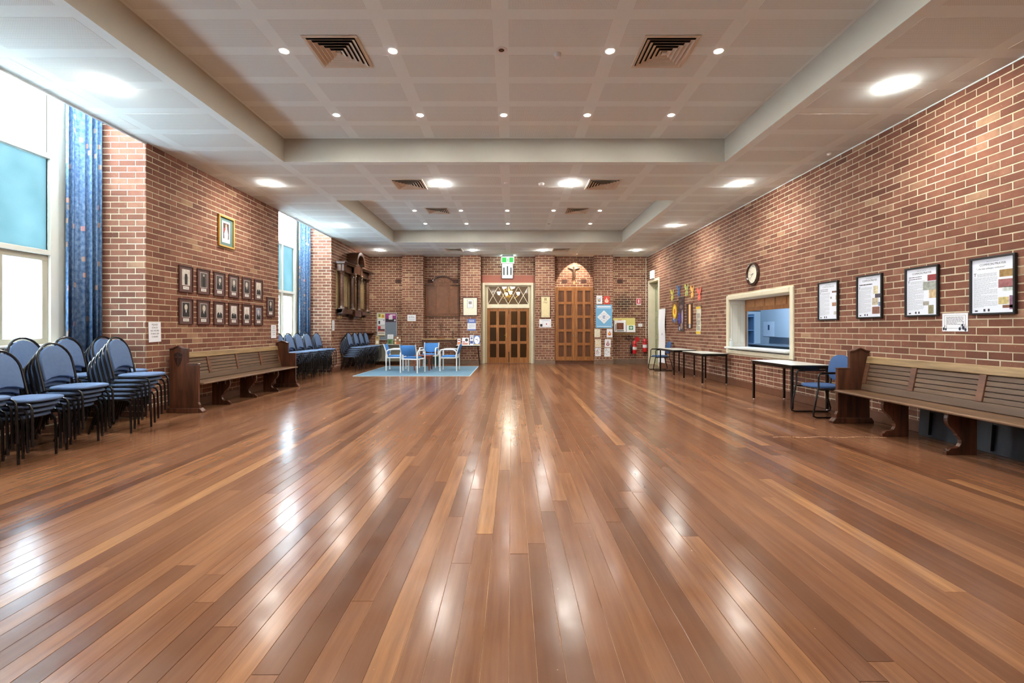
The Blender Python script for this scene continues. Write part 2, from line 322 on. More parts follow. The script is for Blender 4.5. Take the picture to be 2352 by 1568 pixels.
# ================================================================ STRUCTURE
# ---- brickwork
_u = MB().add([(x, y, z) for z in (-.5, .5) for y in (-.5, .5) for x in (-.5, .5)], [(4, 5, 7, 6), (0, 1, 5, 4), (2, 6, 7, 3), (0, 4, 6, 2), (1, 3, 7, 5)])
BRICK = _u.mesh('brick', 'brick', fix=False)
CH, BL = .0863, .2405
def brick_faces(wall, faces, limit=300, seed=1):
    rnd = random.Random(seed); items = []
    for (o, U, Nn, W, Ht, holes, hdr) in faces:
        o, U, Nn = Vector(o), Vector(U), Vector(Nn); V = Vector((0, 0, 1))
        R = Matrix((U, V, Nn)).transposed()
        for j in range(int(Ht/CH)+1):
            v0, v1 = j*CH+.0135, min((j+1)*CH, Ht)
            if v1-v0 < .03: continue
            step = BL/2 if j in hdr else BL; u = -step*(.5 if j % 2 else 0) - (.06 if j in hdr else 0)
            while u < W:
                a, b = max(u+.0066, .001), min(u+step-.0066, W-.001); u += step
                segs = [(a, b)]
                for h in holes:
                    if h[2] < v1-.01 and h[3] > v0+.01:
                        ns = []
                        for (p, q) in segs:
                            if h[1] <= p or h[0] >= q: ns.append((p, q))
                            else:
                                if p < h[0]: ns.append((p, h[0]))
                                if q > h[1]: ns.append((h[1], q))
                        segs = ns
                for (p, q) in segs:
                    if q-p < .02: continue
                    jt = lambda s: rnd.uniform(-s, s)
                    c = o + U*((p+q)/2+jt(.0015)) + V*((v0+v1)/2+jt(.001)) + Nn*(-.0025+jt(.001))
                    items.append((c, R, (q-p+jt(.002), v1-v0+jt(.0016), .012)))
    def score(it):
        pr = project(it[0])
        if pr is None or not (0 <= pr[0] <= 2352 and 0 <= pr[1] <= 1568): return -1
        n = it[1].col[2]; view = Vector((0, 0, CZ))-it[0]; d = view.length
        return it[2][0]*it[2][1]*max(n.dot(view)/d, 0)/(d*d)
    items.sort(key=score, reverse=True)
    nobj = sum(1 for it in items[:limit] if score(it) > 0)
    for c, R, s in items[:nobj]:
        b = link('brick', BRICK, wall); b.location = c; b.rotation_euler = R.to_euler(); b.scale = s
    mb = MB()
    for c, R, s in items[nobj:]:
        mb.add([c + R @ Vector((v[0]*s[0], v[1]*s[1], v[2]*s[2])) for v in _u.v], _u.f)
    if mb.v: tag(mb.build('brickwork', 'brick', wall, fix=False), kind='stuff')
HDR = (1, 3, 5)
# right wall with servery hatch and side door
RH = [(YB-16.78, YB-15.70, -1, 2.97), (YB-10.70, YB-8.20, .74, 2.03)]
m = MB()
for a, b, c, d in rect_minus(0, YB-YF, 0, H, RH): m.box(XR, XR+.11, YB-b, YB-a, c, d)
wr = struct('wall_right', m, 'mortar')
brick_faces(wr, [((XR, YB, 0), (0, -1, 0), (-1, 0, 0), YB-YF, H, RH, HDR)], seed=3)
# back wall with pilasters
PIL = ((-3.985, -3.225), (-1.864, -1.133), (.870, 1.575), (3.02, 3.70))
DX0, DX1, DZ = -1.078, .818, 3.0
m = MB()
for a, b, c, d in rect_minus(XL-.02, XR+.11, 0, H, [(DX0, DX1, -1, DZ)]): m.box(a, b, YB, YB+.12, c, d)
for a, b in PIL: m.box(a, b, YP, YB, 0, H)
wb = struct('wall_back', m, 'mortar')
fs = []
bays = [(XL, PIL[0][0]), (PIL[0][1], PIL[1][0]), (PIL[1][1], PIL[2][0]), (PIL[2][1], PIL[3][0]), (PIL[3][1], XR)]
for i, (a, b) in enumerate(bays):
    fs.append(((a, YB, 0), (1, 0, 0), (0, -1, 0), b-a, H, [(DX0-a-.06, DX1-a+.06, -1, 3.28)] if i == 2 else [], ()))
for a, b in PIL:
    fs.append(((a, YP, 0), (1, 0, 0), (0, -1, 0), b-a, H, [], (0, 2, 7, 11, 16, 22, 29, 35)))
    fs.append(((a, YB, 0), (0, -1, 0), (-1, 0, 0), YB-YP, H, [], ())); fs.append(((b, YP, 0), (0, 1, 0), (1, 0, 0), YB-YP, H, [], ()))
brick_faces(wb, fs, seed=5)
box(bays[2][0], bays[2][1], YB-.012, YB, DZ, 3.28).build('lintel', 'lintel', wb)
# left wall piers with window bays between them
BTOP = 4.80
def pier(y0, y1, name, seed, limit, near, far):
    m = box(XW-.3, XL, y0, y1, 0, BTOP); o = struct(name, m, 'mortar')
    f = [((XL, y0, 0), (0, 1, 0), (1, 0, 0), y1-y0, H, [], HDR)]
    if near: f.append(((XW, y0, 0), (1, 0, 0), (0, -1, 0), XL-XW, BTOP, [], ()))
    if far: f.append(((XL, y1, 0), (-1, 0, 0), (0, 1, 0), XL-XW, BTOP, [], ()))
    brick_faces(o, f, limit, seed); return o
pier(BAYS[0][1], BAYS[1][0], 'wall_left', 7, 300, True, True)
pier(BAYS[1][1], YB, 'wall_left.001', 9, 300, True, False)
pier(BAYS[2][1], BAYS[0][0], 'wall_left.002', 10, 300, True, True)
pier(YF, BAYS[2][0], 'wall_left.006', 14, 300, False, True)
for i, (y0, y1) in enumerate(BAYS):
    o = struct('wall_left.%03d' % (3+i), box(XW-.3, XW, y0, y1, 0, 1.05), 'mortar')
    brick_faces(o, [((XW, y0, 0), (0, 1, 0), (1, 0, 0), y1-y0, 1.05, [], ())], 300, 12+i)
    struct('trim_%d' % (5+i), box(XW-.3, XL-.002, y0, y1, BTOP, BTOP+.05), 'white_paint')
struct('trim_3', box(XL-.03, XL-.002, BAYS[0][0]+.001, BAYS[0][1]-.001, H+.001, BTOP-.001), 'white_paint'); struct('trim_4', box(XL-.03, XL-.002, BAYS[2][0]+.001, BAYS[2][1]-.001, H+.001, BTOP-.001), 'white_paint'); struct('trim_2', box(XL-.03, XL-.002, BAYS[1][0]+.001, BAYS[1][1]-.001, H+.001, BTOP-.001), 'white_paint')
struct('wall_front', box(XL, XR, YF-.12, YF, 0, H), 'white_paint')
# ---- skirtings
m = box(XR-.02, XR-.001, YF, 15.60, 0, .15); m.box(XR-.02, XR-.001, 16.88, YB, 0, .15); struct('baseboard_right', m, 'skirting', bevel=.004)
m = MB()
for i, (a, b) in enumerate(bays):
    if i in (0, 1, 4): m.box(a, b, YB-.02, YB-.001, 0, .16)
for a, b in PIL: m.box(a-.015, b+.015, YP-.02, YP-.001, 0, .14).box(a-.015, a-.001, YP, YB-.02, 0, .14).box(b+.001, b+.015, YP, YB-.02, 0, .14)
struct('baseboard_back', m, 'skirting_grey')
m = MB()
for a, b in ((YF, BAYS[2][0]), (BAYS[2][1], BAYS[0][0]), (BAYS[0][1], BAYS[1][0]), (BAYS[1][1], YB)): m.box(XL+.001, XL+.02, a, b, 0, .13)
struct('baseboard_left', m, 'skirting')
# ---- floor boards
fl = struct('floor', box(XW-.3, XR+.5, YF-.1, YB+.3, -.08, -.0035), mat('board_gap', (190, 150, 112), .6, var=.5, scale=3))
rnd = random.Random(21); PW = .1062; planks = []
x = XW-.02
while x < XR+.1:
    y = YF-rnd.uniform(0, 3.0)
    while y < YB+.2:
        Ln = rnd.choice((1.2, 1.8, 2.4, 3.0, 3.6, 4.2, 5.1))*rnd.uniform(.85, 1.15); a, b = max(y, YF), min(y+Ln, YB+.2); y += Ln
        if b-a > .05: planks.append((x+.0011, x+PW-.0011, a+.0011, b-.0011, rnd.uniform(-.0006, 0)))
    x += PW
def pscore(p):
    xm, s = (p[0]+p[1])/2, 0.
    for k in range(8):
        yy = p[2]+(p[3]-p[2])*(k+.5)/8; q = project((xm, yy, 0))
        if q and 0 <= q[0] <= 2352 and q[1] <= 1568: s += (p[3]-p[2])/8*PW/yy**3
    return s
planks.sort(key=pscore, reverse=True); rest = MB()
for i, (a, b, c, d, z) in enumerate(planks):
    mb = MB() if i < 300 else rest
    q = .0008
    mb.add([(a, c, -.004), (b, c, -.004), (b, d, -.004), (a, d, -.004), (a, c, z-q), (b, c, z-q), (b, d, z-q), (a, d, z-q), (a+q, c+q, z), (b-q, c+q, z), (b-q, d-q, z), (a+q, d-q, z)],
           [(8, 9, 10, 11)] + [(4+k, 4+(k+1) % 4, 8+(k+1) % 4, 8+k) for k in range(4)] + [(k, (k+1) % 4, 4+(k+1) % 4, 4+k) for k in range(4)])
    if i < 300: mb.build('floorboard', 'floor', fl, fix=False)
tag(rest.build('floorboards', 'floor', fl, fix=False), kind='stuff')
# worn cross strip of pale marks on the boards in front of the right pew
m = MB(); rnd = random.Random(4)
for k in range(46):
    xx = 3.1+k*.029; yy = 5.42+.02*math.sin(k*.4); m.box(xx, xx+rnd.uniform(.012, .027), yy-.012+rnd.uniform(-.01, .01), yy+.012, -.0002, .0006)
m.build('wear_mark', mat('wear', (150, 120, 92), .6), fl, fix=False)

# ---- ceiling with two coffers
m = MB()
for a, b, c, d in rect_minus(XL, XR+.1, YF, YB+.1, CF): m.box(a, b, c, d, H, H+.04)
ce = struct('ceiling', m, 'ceiling')
box(XL-.012, XL+.012, BAYS[0][0], BAYS[0][1], H-.022, H+.03).build('edge_trim', 'trim_grey', ce); [box(XL-.012, XL+.012, b[0], b[1], H-.022, H+.03).build('edge_trim', 'trim_grey', ce) for b in BAYS[1:]]
box(XR-.014, XR-.004, YF, YB, H-.014, H).build('edge_trim', 'ceiling', ce)
for (a, b, c, d) in CF:
    box(a-.05, b+.05, c-.05, d+.05, H2, H2+.04).build('coffer_ceiling', 'ceiling', ce)
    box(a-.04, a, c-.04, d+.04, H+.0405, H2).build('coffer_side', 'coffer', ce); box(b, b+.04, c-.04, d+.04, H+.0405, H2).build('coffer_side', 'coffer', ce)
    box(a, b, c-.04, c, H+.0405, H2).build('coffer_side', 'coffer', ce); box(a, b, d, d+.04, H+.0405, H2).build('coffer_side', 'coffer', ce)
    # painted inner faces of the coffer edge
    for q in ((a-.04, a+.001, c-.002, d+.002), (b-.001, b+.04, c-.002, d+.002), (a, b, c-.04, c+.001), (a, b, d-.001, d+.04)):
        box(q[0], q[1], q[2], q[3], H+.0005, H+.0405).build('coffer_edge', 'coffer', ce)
GX, GY, PX, PY, BX, BY = -.112, 5.052, 1.2, .59, .155, .148
cols = [(GX+PX*k+BX/2, GX+PX*(k+1)-BX/2) for k in range(-5, 5)]; rows = [(GY+PY*k+BY/2, GY+PY*(k+1)-BY/2) for k in range(-5, 21)]
def tile(x0, x1, y0, y1, z):
    if x1-x0 > .04 and y1-y0 > .04: box(x0, x1, y0, y1, z-.0015, z).build('perforated_panel', 'panel', ce, fix=False)
for (x0, x1) in cols:
    x0, x1 = max(x0, XL+.03), min(x1, XR-.03)
    if x1 <= x0: continue
    inn = x0 > CF[0][0]-.02 and x1 < CF[0][1]+.02
    for (y0, y1) in rows:
        y1 = min(y1, YB-.05)
        if not inn: tile(x0, x1, y0, y1, H); continue
        segs = [(y0, y1)]
        for cf in CF:
            tile(max(x0, cf[0]+.04), min(x1, cf[1]-.04), max(y0, cf[2]+.04), min(y1, cf[3]-.04), H2)
            segs = [s for (p, q) in segs for s in ((p, min(q, cf[2]-.04)), (max(p, cf[3]+.04), q)) if s[1]-s[0] > .04]
        for p, q in segs: tile(x0, x1, p, q, H)

# ---- windows in the bays, with curtains
def window(n, y0, y1):
    wn = bpy.data.objects.new('window_%d' % n, None); COL.objects.link(wn); wn.location = (XW, (y0+y1)/2, 1.05); tag(wn, kind='structure')
    cx, cy, cz = wn.location
    def B(a, b, c, d, e, f): return box(a-cx, b-cx, c-cy, d-cy, e-cz, f-cz)
    B(XW-.06, XW+.16, y0+.002, y1-.002, 1.05, 1.08).build('window_sill', 'window_frame', wn, bevel=.006)
    ya, yb = y0+.55, y1-.55; nc = 3; p = (yb-ya)/nc; zs = (1.08, 2.285, 3.56, BTOP)
    for q in ((y0+.001, ya), (yb, y1-.001)):
        m = B(XW-.05, XW+.01, q[0], q[1], 1.08, BTOP-.002); m.box(XW-.05-cx, XW+.05-cx, (q[1]-.11 if q[1] == ya else q[0])-cy, (q[1] if q[1] == ya else q[0]+.11)-cy, 1.08-cz, BTOP-.002-cz)
        m.build('jamb', 'window_frame', wn, bevel=.004)
    for k in range(1, nc): B(XW-.04, XW+.045, ya+p*k-.03, ya+p*k+.03, 1.08, BTOP-.002).build('mullion', 'window_frame', wn, bevel=.004)
    for z in zs[1:3]: B(XW-.04, XW+.055, ya, yb, z-.032, z+.032).build('transom', 'window_frame', wn, bevel=.004)
    for k in range(nc):
        for r in range(3):
            a, b = ya+p*k+(.031 if k else .001), ya+p*(k+1)-(.031 if k < nc-1 else .001); c, d = zs[r]+(.033 if r else .001), zs[r+1]-(.033 if r < 2 else .003)
            t = 0
            if r == 0:
                t = .075; mm = border(a-cy, b-cy, c-cz, d-cz, t, 0, .035)
                MB().add([(z-.02, x, y) for x, y, z in mm.v], mm.f).build('sash', mat('sash', (176, 172, 154), .5), wn, bevel=.004)
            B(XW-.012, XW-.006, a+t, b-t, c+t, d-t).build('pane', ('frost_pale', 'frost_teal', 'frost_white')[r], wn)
    return wn
for i, (a, b) in enumerate(BAYS): window((1, 2, 4)[i], a, b)
def curtain(y_far, sgn, label):
    n = 90; vs, fs, uv = [], [], []; zt, zb = BTOP-.03, .45
    P0, P1 = Vector((XW+.10, y_far-sgn*.40)), Vector((XL-.58, y_far-sgn*.05)); D = P1-P0; Nn = Vector((D.y, -D.x)).normalized(); arc_l = 0; last = None
    for i in range(n+1):
        t = i/n; q = P0+D*t; am = .042*(.6+.4*math.sin(t*9.+1)); off = am*math.sin(t*2*PI*6.5)+.012*math.sin(t*31)
        q = q+Nn*off; arc_l += (q-last).length if last else 0; last = q
        for j, z in enumerate((zb, (zb+zt)/2, zt)):
            s = 1+.05*(1-j/2)*math.sin(t*7); vs.append((q.x*1.0, y_far+(q.y-y_far)*s, z)); uv.append((arc_l, z))
    for i in range(n):
        for j in range(2): fs.append((i*3+j, (i+1)*3+j, (i+1)*3+j+1, i*3+j+1))
    me = bpy.data.meshes.new('curtain'); me.from_pydata(vs, [], fs); l = me.uv_layers.new(name='UVMap')
    for lp in me.loops: l.data[lp.index].uv = uv[lp.vertex_index]
    me.materials.append(MATS['curtain']); me.polygons.foreach_set('use_smooth', [True]*len(me.polygons))
    root = thing('curtain', label, 'curtain', (0, 0, 0), 0, 'blue curtains at the windows'); o = link('curtain_cloth', me, root)
    sm = o.modifiers.new('thickness', 'SOLIDIFY'); sm.thickness = .004
    MB().tube([(XW+.10, y_far-sgn*.44, zt+.012), (XW+.10, y_far-sgn*.005, zt+.012)], .012, 8).build('curtain_rail', 'white', root)
curtain(BAYS[0][1], 1, 'tall blue patterned curtain by the near window, above the nearest chair stacks')
curtain(BAYS[1][1], 1, 'tall blue patterned curtain by the far window, beside the ornate dark wooden case')

# ---- double entrance door with lattice transom
d1 = bpy.data.objects.new('door_1', None); COL.objects.link(d1); d1.location = ((DX0+DX1)/2, YB, 0); tag(d1, kind='structure')
ox = d1.location.x
def DB(a, b, c, d, e, f): return box(a-ox, b-ox, c-YB, d-YB, e, f)
JX0, JX1 = -.985, .725
m = DB(DX0, JX0, YB-.03, YB+.14, 0, DZ); m.box(JX1-ox, DX1-ox, -.03, .14, 0, DZ); m.box(JX0-ox, JX1-ox, -.03, .14, DZ-.10, DZ); m.build('door_frame', 'cream', d1, bevel=.008)
LX0, LX1, LZ = -.915, .662, 2.05
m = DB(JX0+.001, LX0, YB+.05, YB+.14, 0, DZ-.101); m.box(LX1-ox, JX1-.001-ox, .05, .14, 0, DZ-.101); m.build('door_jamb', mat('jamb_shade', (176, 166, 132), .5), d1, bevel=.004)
DB(LX0+.001, LX1-.001, YB+.03, YB+.13, LZ+.01, LZ+.12).build('transom_rail', 'cream', d1, bevel=.005)
TZ0, TZ1 = LZ+.121, DZ-.102
m = border(LX0+.001-ox, LX1-.001-ox, TZ0, TZ1, .035, 0, .05); MB().add([(x, z+.05, y) for x, y, z in m.v], m.f).build('transom_frame', 'cream', d1)
DB(LX0+.037, LX1-.037, YB+.083, YB+.087, TZ0+.036, TZ1-.036).build('pane', 'clear_glass', d1)
W = LX1-LX0-.07; hh = TZ1-TZ0-.07
for k in range(4):
    xa = LX0+.035-ox+W*k/4
    for s in (0, 1):
        p, q = (xa, TZ0+.035), (xa+W/4, TZ1-.035)
        if s: p, q = (xa, TZ1-.035), (xa+W/4, TZ0+.035)
        # lattice: one shallow diamond bar per direction
        MB().tube([(p[0], .075, p[1]), (q[0], .075, q[1])], .0095, 6).build('lattice_bar', mat('lattice', (226, 220, 196), .5), d1)
def leaf_frame(x0, x1, z0, z1, nc, nr, st, rl, bot, y0, y1):
    holes = []; cw = (x1-x0-st*2-rl*(nc-1))/nc; rh = (z1-z0-st-bot-rl*(nr-1))/nr
    for c in range(nc):
        for r in range(nr): xx = x0+st+c*(cw+rl); zz = z0+bot+r*(rh+rl); holes.append((xx, xx+cw, zz, zz+rh))
    m = MB()
    for a, b, c, d in rect_minus(x0, x1, z0, z1, holes): m.box(a, b, y0, y1, c, d)
    return m, holes
xm = (LX0+LX1)/2-ox
for s, (a, b) in enumerate(((LX0-ox+.003, xm-.002), (xm+.002, LX1-ox-.003))):
    m, holes = leaf_frame(a, b, .012, LZ, 2, 3, .105, .10, .21, .06, .105)
    lf = m.build('door_leaf', 'oak_door', d1)
    for h in holes: box(h[0]-.001, h[1]+.001, .08, .084, h[2]-.001, h[3]+.001).build('pane', 'dark_glass', lf)
    if s == 0:
        m = box(b-.075, b-.045, .052, .062, .96, 1.14); m.tube([(b-.06, .03, 1.05), (b-.13, .03, 1.05)], .011, 8).tube([(b-.06, .06, 1.05), (b-.06, .025, 1.05)], .012, 8); m.build('door_handle', 'brass', lf)
    else:
        MB().box(a+.012, a+.036, .05, .062, .03, .42).tube([(a+.024, .045, .06), (a+.024, .045, .40)], .006, 6).sphere((a+.024, .04, .42), .016, 8, 5).build('floor_bolt', 'black_metal', lf)
        box(a+.015, a+.03, .05, .062, 1.85, 1.98).build('floor_bolt', 'black_metal', lf)
DB(JX0, JX1, YB-.02, YB+.14, .001, .012).build('threshold', 'skirting', d1)
# foyer behind the entrance
m = box(-2.6, 2.4, 20.6, 20.7, 0, 3.7); m.box(-2.7, -2.6, YB+.13, 20.7, 0, 3.7).box(2.4, 2.5, YB+.13, 20.7, 0, 3.7).box(-2.7, 2.5, YB+.13, 20.7, 3.7, 3.8); struct('wall_foyer', m, 'foyer')
struct('floor.001', box(-2.7, 2.5, YB+.31, 20.7, -.08, 0), 'skirting')
ch = thing('chandelier', 'lit brass chandelier with white glass shades seen through the lattice transom', 'chandelier', (-.12, 18.6, 2.5))
MB().lathe([(.012, 1.2), (.012, .42), (.05, .36), (.07, .3), (.03, .22), (.02, .02), (.05, -.06), (.012, -.14)], n=14).build('stem', 'brass', ch, smooth=True)
for k in range(8):
    a = 2*PI*k/8+.2; up = k % 2; r = .24 if up else .40; z = .42 if up else .16; c, s = math.cos(a), math.sin(a)
    pts = [(c*r*t, s*r*t, .2-.16*math.sin(t*PI)+(z-.2)*t*t) for t in [i/10 for i in range(11)]]; MB().tube(pts, .01, 6).build('arm', 'brass', ch, smooth=True)
    MB().lathe([(.03, z), (.05, z+.03), (.085, z+.13), (.075, z+.13), (.03, z+.04)], (c*r, s*r, 0), 12, caps=False).build('shade', mat('lit_shade', (255, 246, 225), .5, emit=((255, 240, 210), 3.0)), ch, smooth=True)
lp = bpy.data.lights.new('chandelier_lamp', 'POINT'); lp.energy = 130; lp.color = (1, .9, .76); lp.shadow_soft_size = .2; lo = bpy.data.objects.new('chandelier_lamp', lp); COL.objects.link(lo); lo.parent = ch; lo.location = (0, 0, .75)

# ---- side door at the far end of the right wall
d2 = bpy.data.objects.new('door_2', None); COL.objects.link(d2); d2.location = (XR, 16.24, 0); tag(d2, kind='structure')
m = MB()
for (a, b, z0, z1) in ((15.60, 15.705, 0, 3.06), (16.775, 16.88, 0, 3.06), (15.705, 16.775, 2.965, 3.06)): m.box(-.03, .30, a-16.24, b-16.24, z0, z1)
m.build('door_frame', 'cream', d2, bevel=.008)
lf = box(.20, .24, 15.71-16.24, 16.77-16.24, .005, 2.96).build('door_leaf', 'green_paint', d2)
for (z0, z1) in ((.25, .92), (1.08, 1.72), (1.92, 2.82)):
    for c in (0, 1):
        a = 15.82-16.24+c*.45; mm = border(a, a+.37, z0, z1, .02, 0, .012); MB().add([(.199-z, x, y) for x, y, z in mm.v], mm.f).build('panel', mat('green_trim', (138, 142, 108), .5), lf)
MB().lathe([(.012, 0), (.012, .04), (.028, .05), (.028, .07), (.01, .078)], (0, 0, 0), 12, 'X').build('door_knob', 'brass', lf, smooth=True).matrix_local = Matrix.Translation((.2, -.42, 1.02)) @ Matrix.Rotation(PI, 4, 'Z')
box(.26, .30, 15.60-16.24, 16.88-16.24, 0, 3.06).build('door_back', 'foyer', d2)

# ---- servery hatch and the kitchen behind it
HY0, HY1, HZ0, HZ1, HD = 8.17, 10.72, .72, 2.05, .36
w3 = bpy.data.objects.new('window_3', None); COL.objects.link(w3); w3.location = (XR, (HY0+HY1)/2, HZ0); tag(w3, kind='structure'); hy = (HY0+HY1)/2
def HB(a, b, c, d, e, f): return box(a, b, c-hy, d-hy, e-HZ0, f-HZ0)
m = HB(-.035, .02, HY0, HY0+.11, HZ0, HZ1)
for q in ((HY1-.11, HY1, HZ0, HZ1), (HY0+.11, HY1-.11, HZ1-.10, HZ1), (HY0+.11, HY1-.11, HZ0, HZ0+.09)): m.box(-.035, .02, q[0]-hy, q[1]-hy, q[2]-HZ0, q[3]-HZ0)
m.build('hatch_frame', 'cream', w3, bevel=.012)
for q in ((HY0+.08, HY0+.11), (HY1-.11, HY1-.08)): HB(.02, HD, q[0], q[1], HZ0+.05, HZ1-.05).build('reveal', 'reveal', w3)
HB(.02, HD, HY0+.08, HY1-.08, HZ1-.10, HZ1-.07).build('reveal', 'reveal', w3)
for (a, b) in ((.05, .2), (.235, .34)): MB().add([(x, HY1-.112-z-hy, y-HZ0) for x, y, z in border(a, b, .95, HZ1-.2, .012, 0, .006).v], border(a, b, .95, HZ1-.2, .012, 0, .006).f).build('reveal_panel', 'cream', w3)
HB(-.10, HD+.06, HY0+.12, HY1-.05, .835, .875).build('counter', mat('counter', (206, 210, 206), .3), w3, bevel=.006)
HB(.10, HD, HY0+.09, HY1-.09, HZ0+.02, .834).build('counter_support', 'reveal', w3)
sh = HB(HD, HD+.03, HY0+.11, HY1-.11, 1.69, HZ1-.05).build('shutter', 'shutter', w3)
for k in range(6):
    a = HY1-.17-.39*(k+1); HB(HD-.012, HD-.001, a+.025, a+.365, 1.775, HZ1-.12).build('panel', mat('shutter_panel', (178, 124, 78), .4, var=.15, scale=12), sh, bevel=.008)
HB(HD, HD+.04, HY1-.11, HY1-.06, .875, HZ1-.05).build('shutter_post', 'shutter', w3)
KX, KY0, KY1 = 8.0, 7.0, 14.7
m = box(KX, KX+.1, KY0, KY1, 0, 3.0); m.box(XR+.4, KX+.1, KY1, KY1+.1, 0, 3.0).box(XR+.4, KX+.1, KY0-.1, KY0, 0, 3.0).box(XR+.12, KX+.1, KY0-.1, KY1+.1, 3.0, 3.1); m.box(XR+HD+.04, XR+HD+.08, KY0, HY0+.09, 0, 3.0).box(XR+HD+.04, XR+HD+.08, HY1-.09, KY1, 0, 3.0)
m.box(XR+HD+.04, XR+HD+.08, HY0+.09, HY1-.09, HZ1-.06, 3.0).box(XR+HD+.02, XR+HD+.06, HY0+.09, HY1-.09, 0, .83); struct('wall_kitchen', m, 'kitchen_wall')
struct('floor.002', box(XR+.505, KX+.1, KY0-.1, KY1+.1, -.08, 0), 'skirting_grey')
kl = thing('kitchen_light', 'white strip light on the kitchen ceiling behind the hatch', 'ceiling light', (6.9, 11.6, 2.92))
box(-.1, .1, -.7, .7, .03, .079).build('housing', 'white', kl); box(-.085, .085, -.68, .68, .0, .03).build('diffuser', mat('kitchen_lamp', (240, 248, 255), .5, emit=((215, 232, 255), 150)), kl)
# ================================================================ CEILING FITTINGS
def place(proto, used, loc, rz=0., label=None, group=None):
    o = proto if not used else copy_tree(proto)
    o.location = loc; o.rotation_euler = (0, 0, rz)
    if label: o['label'] = label
    if group: o['group'] = group
    return o
PANEL_W, SPOT_W = 90*LAMP, 55*LAMP
def no_sampling(*names):
    for n_ in names: MATS[n_].cycles.emission_sampling = 'NONE'
def lamp_obj(name, parent, energy, angle, blend, size, z, col):
    l = bpy.data.lights.new(name, 'SPOT'); l.energy = energy; l.spot_size = math.radians(angle); l.spot_blend = blend; l.shadow_soft_size = size; l.color = col
    o = bpy.data.objects.new(name, l); COL.objects.link(o); o.parent = parent; o.location = (0, 0, z); return o
WARM = (1.0, .95, .88)
def panel_light():
    t = thing('round_ceiling_light', 'x', 'ceiling light')
    MB().lathe([(.105, 0), (.118, -.004), (.122, -.001), (.122, .0)], n=28, caps=False).build('trim_ring', 'white', t, smooth=True)
    MB().lathe([(.106, -.002), (.08, -.022), (.03, -.03)], n=12).build('diffuser', mat('panel_lamp', (255, 255, 250), .5, emit=((255, 250, 240), 330*LAMP)), t)
    lamp_obj('lamp', t, PANEL_W, 140, .55, .09, -.035, WARM); return t
def down_light():
    t = thing('downlight', 'x', 'ceiling light')
    MB().lathe([(.036, 0), (.05, -.004), (.054, 0)], n=20, caps=False).build('trim_ring', 'white', t, smooth=True)
    MB().prism(ellipse(0, 0, .036, .036, 12), -.003, -.0015, 'XY').build('lens', mat('down_lamp', (255, 252, 244), .5, emit=((255, 249, 238), 560*LAMP)), t)
    lamp_obj('lamp', t, SPOT_W, 110, .7, .035, -.012, WARM); return t
pl = panel_light(); n = 0
rowname = ('behind the camera position', 'beside the near coffer', 'between the two coffers', 'beside the far coffer', 'before the back wall')
for j, (Y, xs) in enumerate(((1.65, (-4.46, -1.31, 1.08, 4.23)), (5.05, (-4.46, 4.23)), (8.45, (-4.46, -1.31, 1.08, 4.22)), (11.85, (-4.47, 4.22)), (15.57, (-4.49, -1.33, 1.07, 4.24)))):
    for k, X in enumerate(xs):
        side = {4: ('leftmost of four', 'second from the left', 'third from the left', 'rightmost of four'), 2: ('on the window side', 'on the hatch wall side')}[len(xs)][k]
        place(pl, n, (X, Y, H-.0005), 0, 'bright round ceiling light %s, %s' % (rowname[j], side), 'round ceiling lights'); n += 1
dl = down_light(); n = 0
rown = ('nearest row', 'middle row', 'far row'); coln = ('first', 'second', 'third', 'fourth', 'fifth')
for ci, rowsY in enumerate(((3.53, 5.05, 6.56), (10.35, 11.85, 13.32))):
    for r, Y in enumerate(rowsY):
        for k in range(5):
            if (ci, r, k) in ((0, 1, 2), (1, 2, 3)): continue
            place(dl, n, (GX+PX*(k-2), Y, H2-.0016), 0, 'small downlight in the %s coffer, %s, %s from the left' % (('near', 'far')[ci], rown[r], coln[k]), 'coffer downlights'); n += 1
def unlit(name, label, X, Y, z):
    t = thing(name, label, 'speaker', (X, Y, z))
    MB().lathe([(.03, 0), (.048, -.004), (.058, -.004), (.062, 0)], n=24, caps=False).build('rim', 'white', t, smooth=True)
    MB().lathe([(.001, -.002), (.032, -.003)], n=20, caps=False).build('grille', mat('grille', (120, 108, 92), .6), t); MB().lathe([(.018, -.0035), (.024, -.0035)], n=20, caps=False).build('ring', 'dark', t)
unlit('ceiling_speaker', 'unlit round recessed fitting at the centre of the near coffer', GX, 5.03, H2-.0016)
unlit('ceiling_speaker', 'unlit round recessed fitting in the far row of the far coffer', GX+PX, 13.32, H2-.0016)
# ---- air diffusers: square frame and stepped louvres
def diffuser():
    t = thing('air_diffuser', 'x', 'air vent')
    border(-.295, .295, -.295, .295, .035, -.012, 0).build('frame', mat('vent', (220, 214, 200), .6), t, bevel=.004)
    box(-.262, .262, -.262, .262, -.0035, -.0018).build('duct', 'dark', t)
    for k in range(5):
        a = .255-k*.047; b = a-.034; z0, z1 = -.026, -.004
        c = [(a, z0), (b, z1), (b-.004, z1), (a-.004, z0)]; m = MB(); vs = []
        for (h, z) in c: vs += [(-h, -h, z), (h, -h, z), (h, h, z), (-h, h, z)]
        m.add(vs, [(i*4+j, i*4+(j+1) % 4, ((i+1) % 4)*4+(j+1) % 4, ((i+1) % 4)*4+j) for i in range(4) for j in range(4)]).build('louvre', mat('vent', (220, 214, 200), .6), t)
    box(-.022, .022, -.022, .022, -.026, -.004).build('core', 'vent', t); return t
df = diffuser(); n = 0
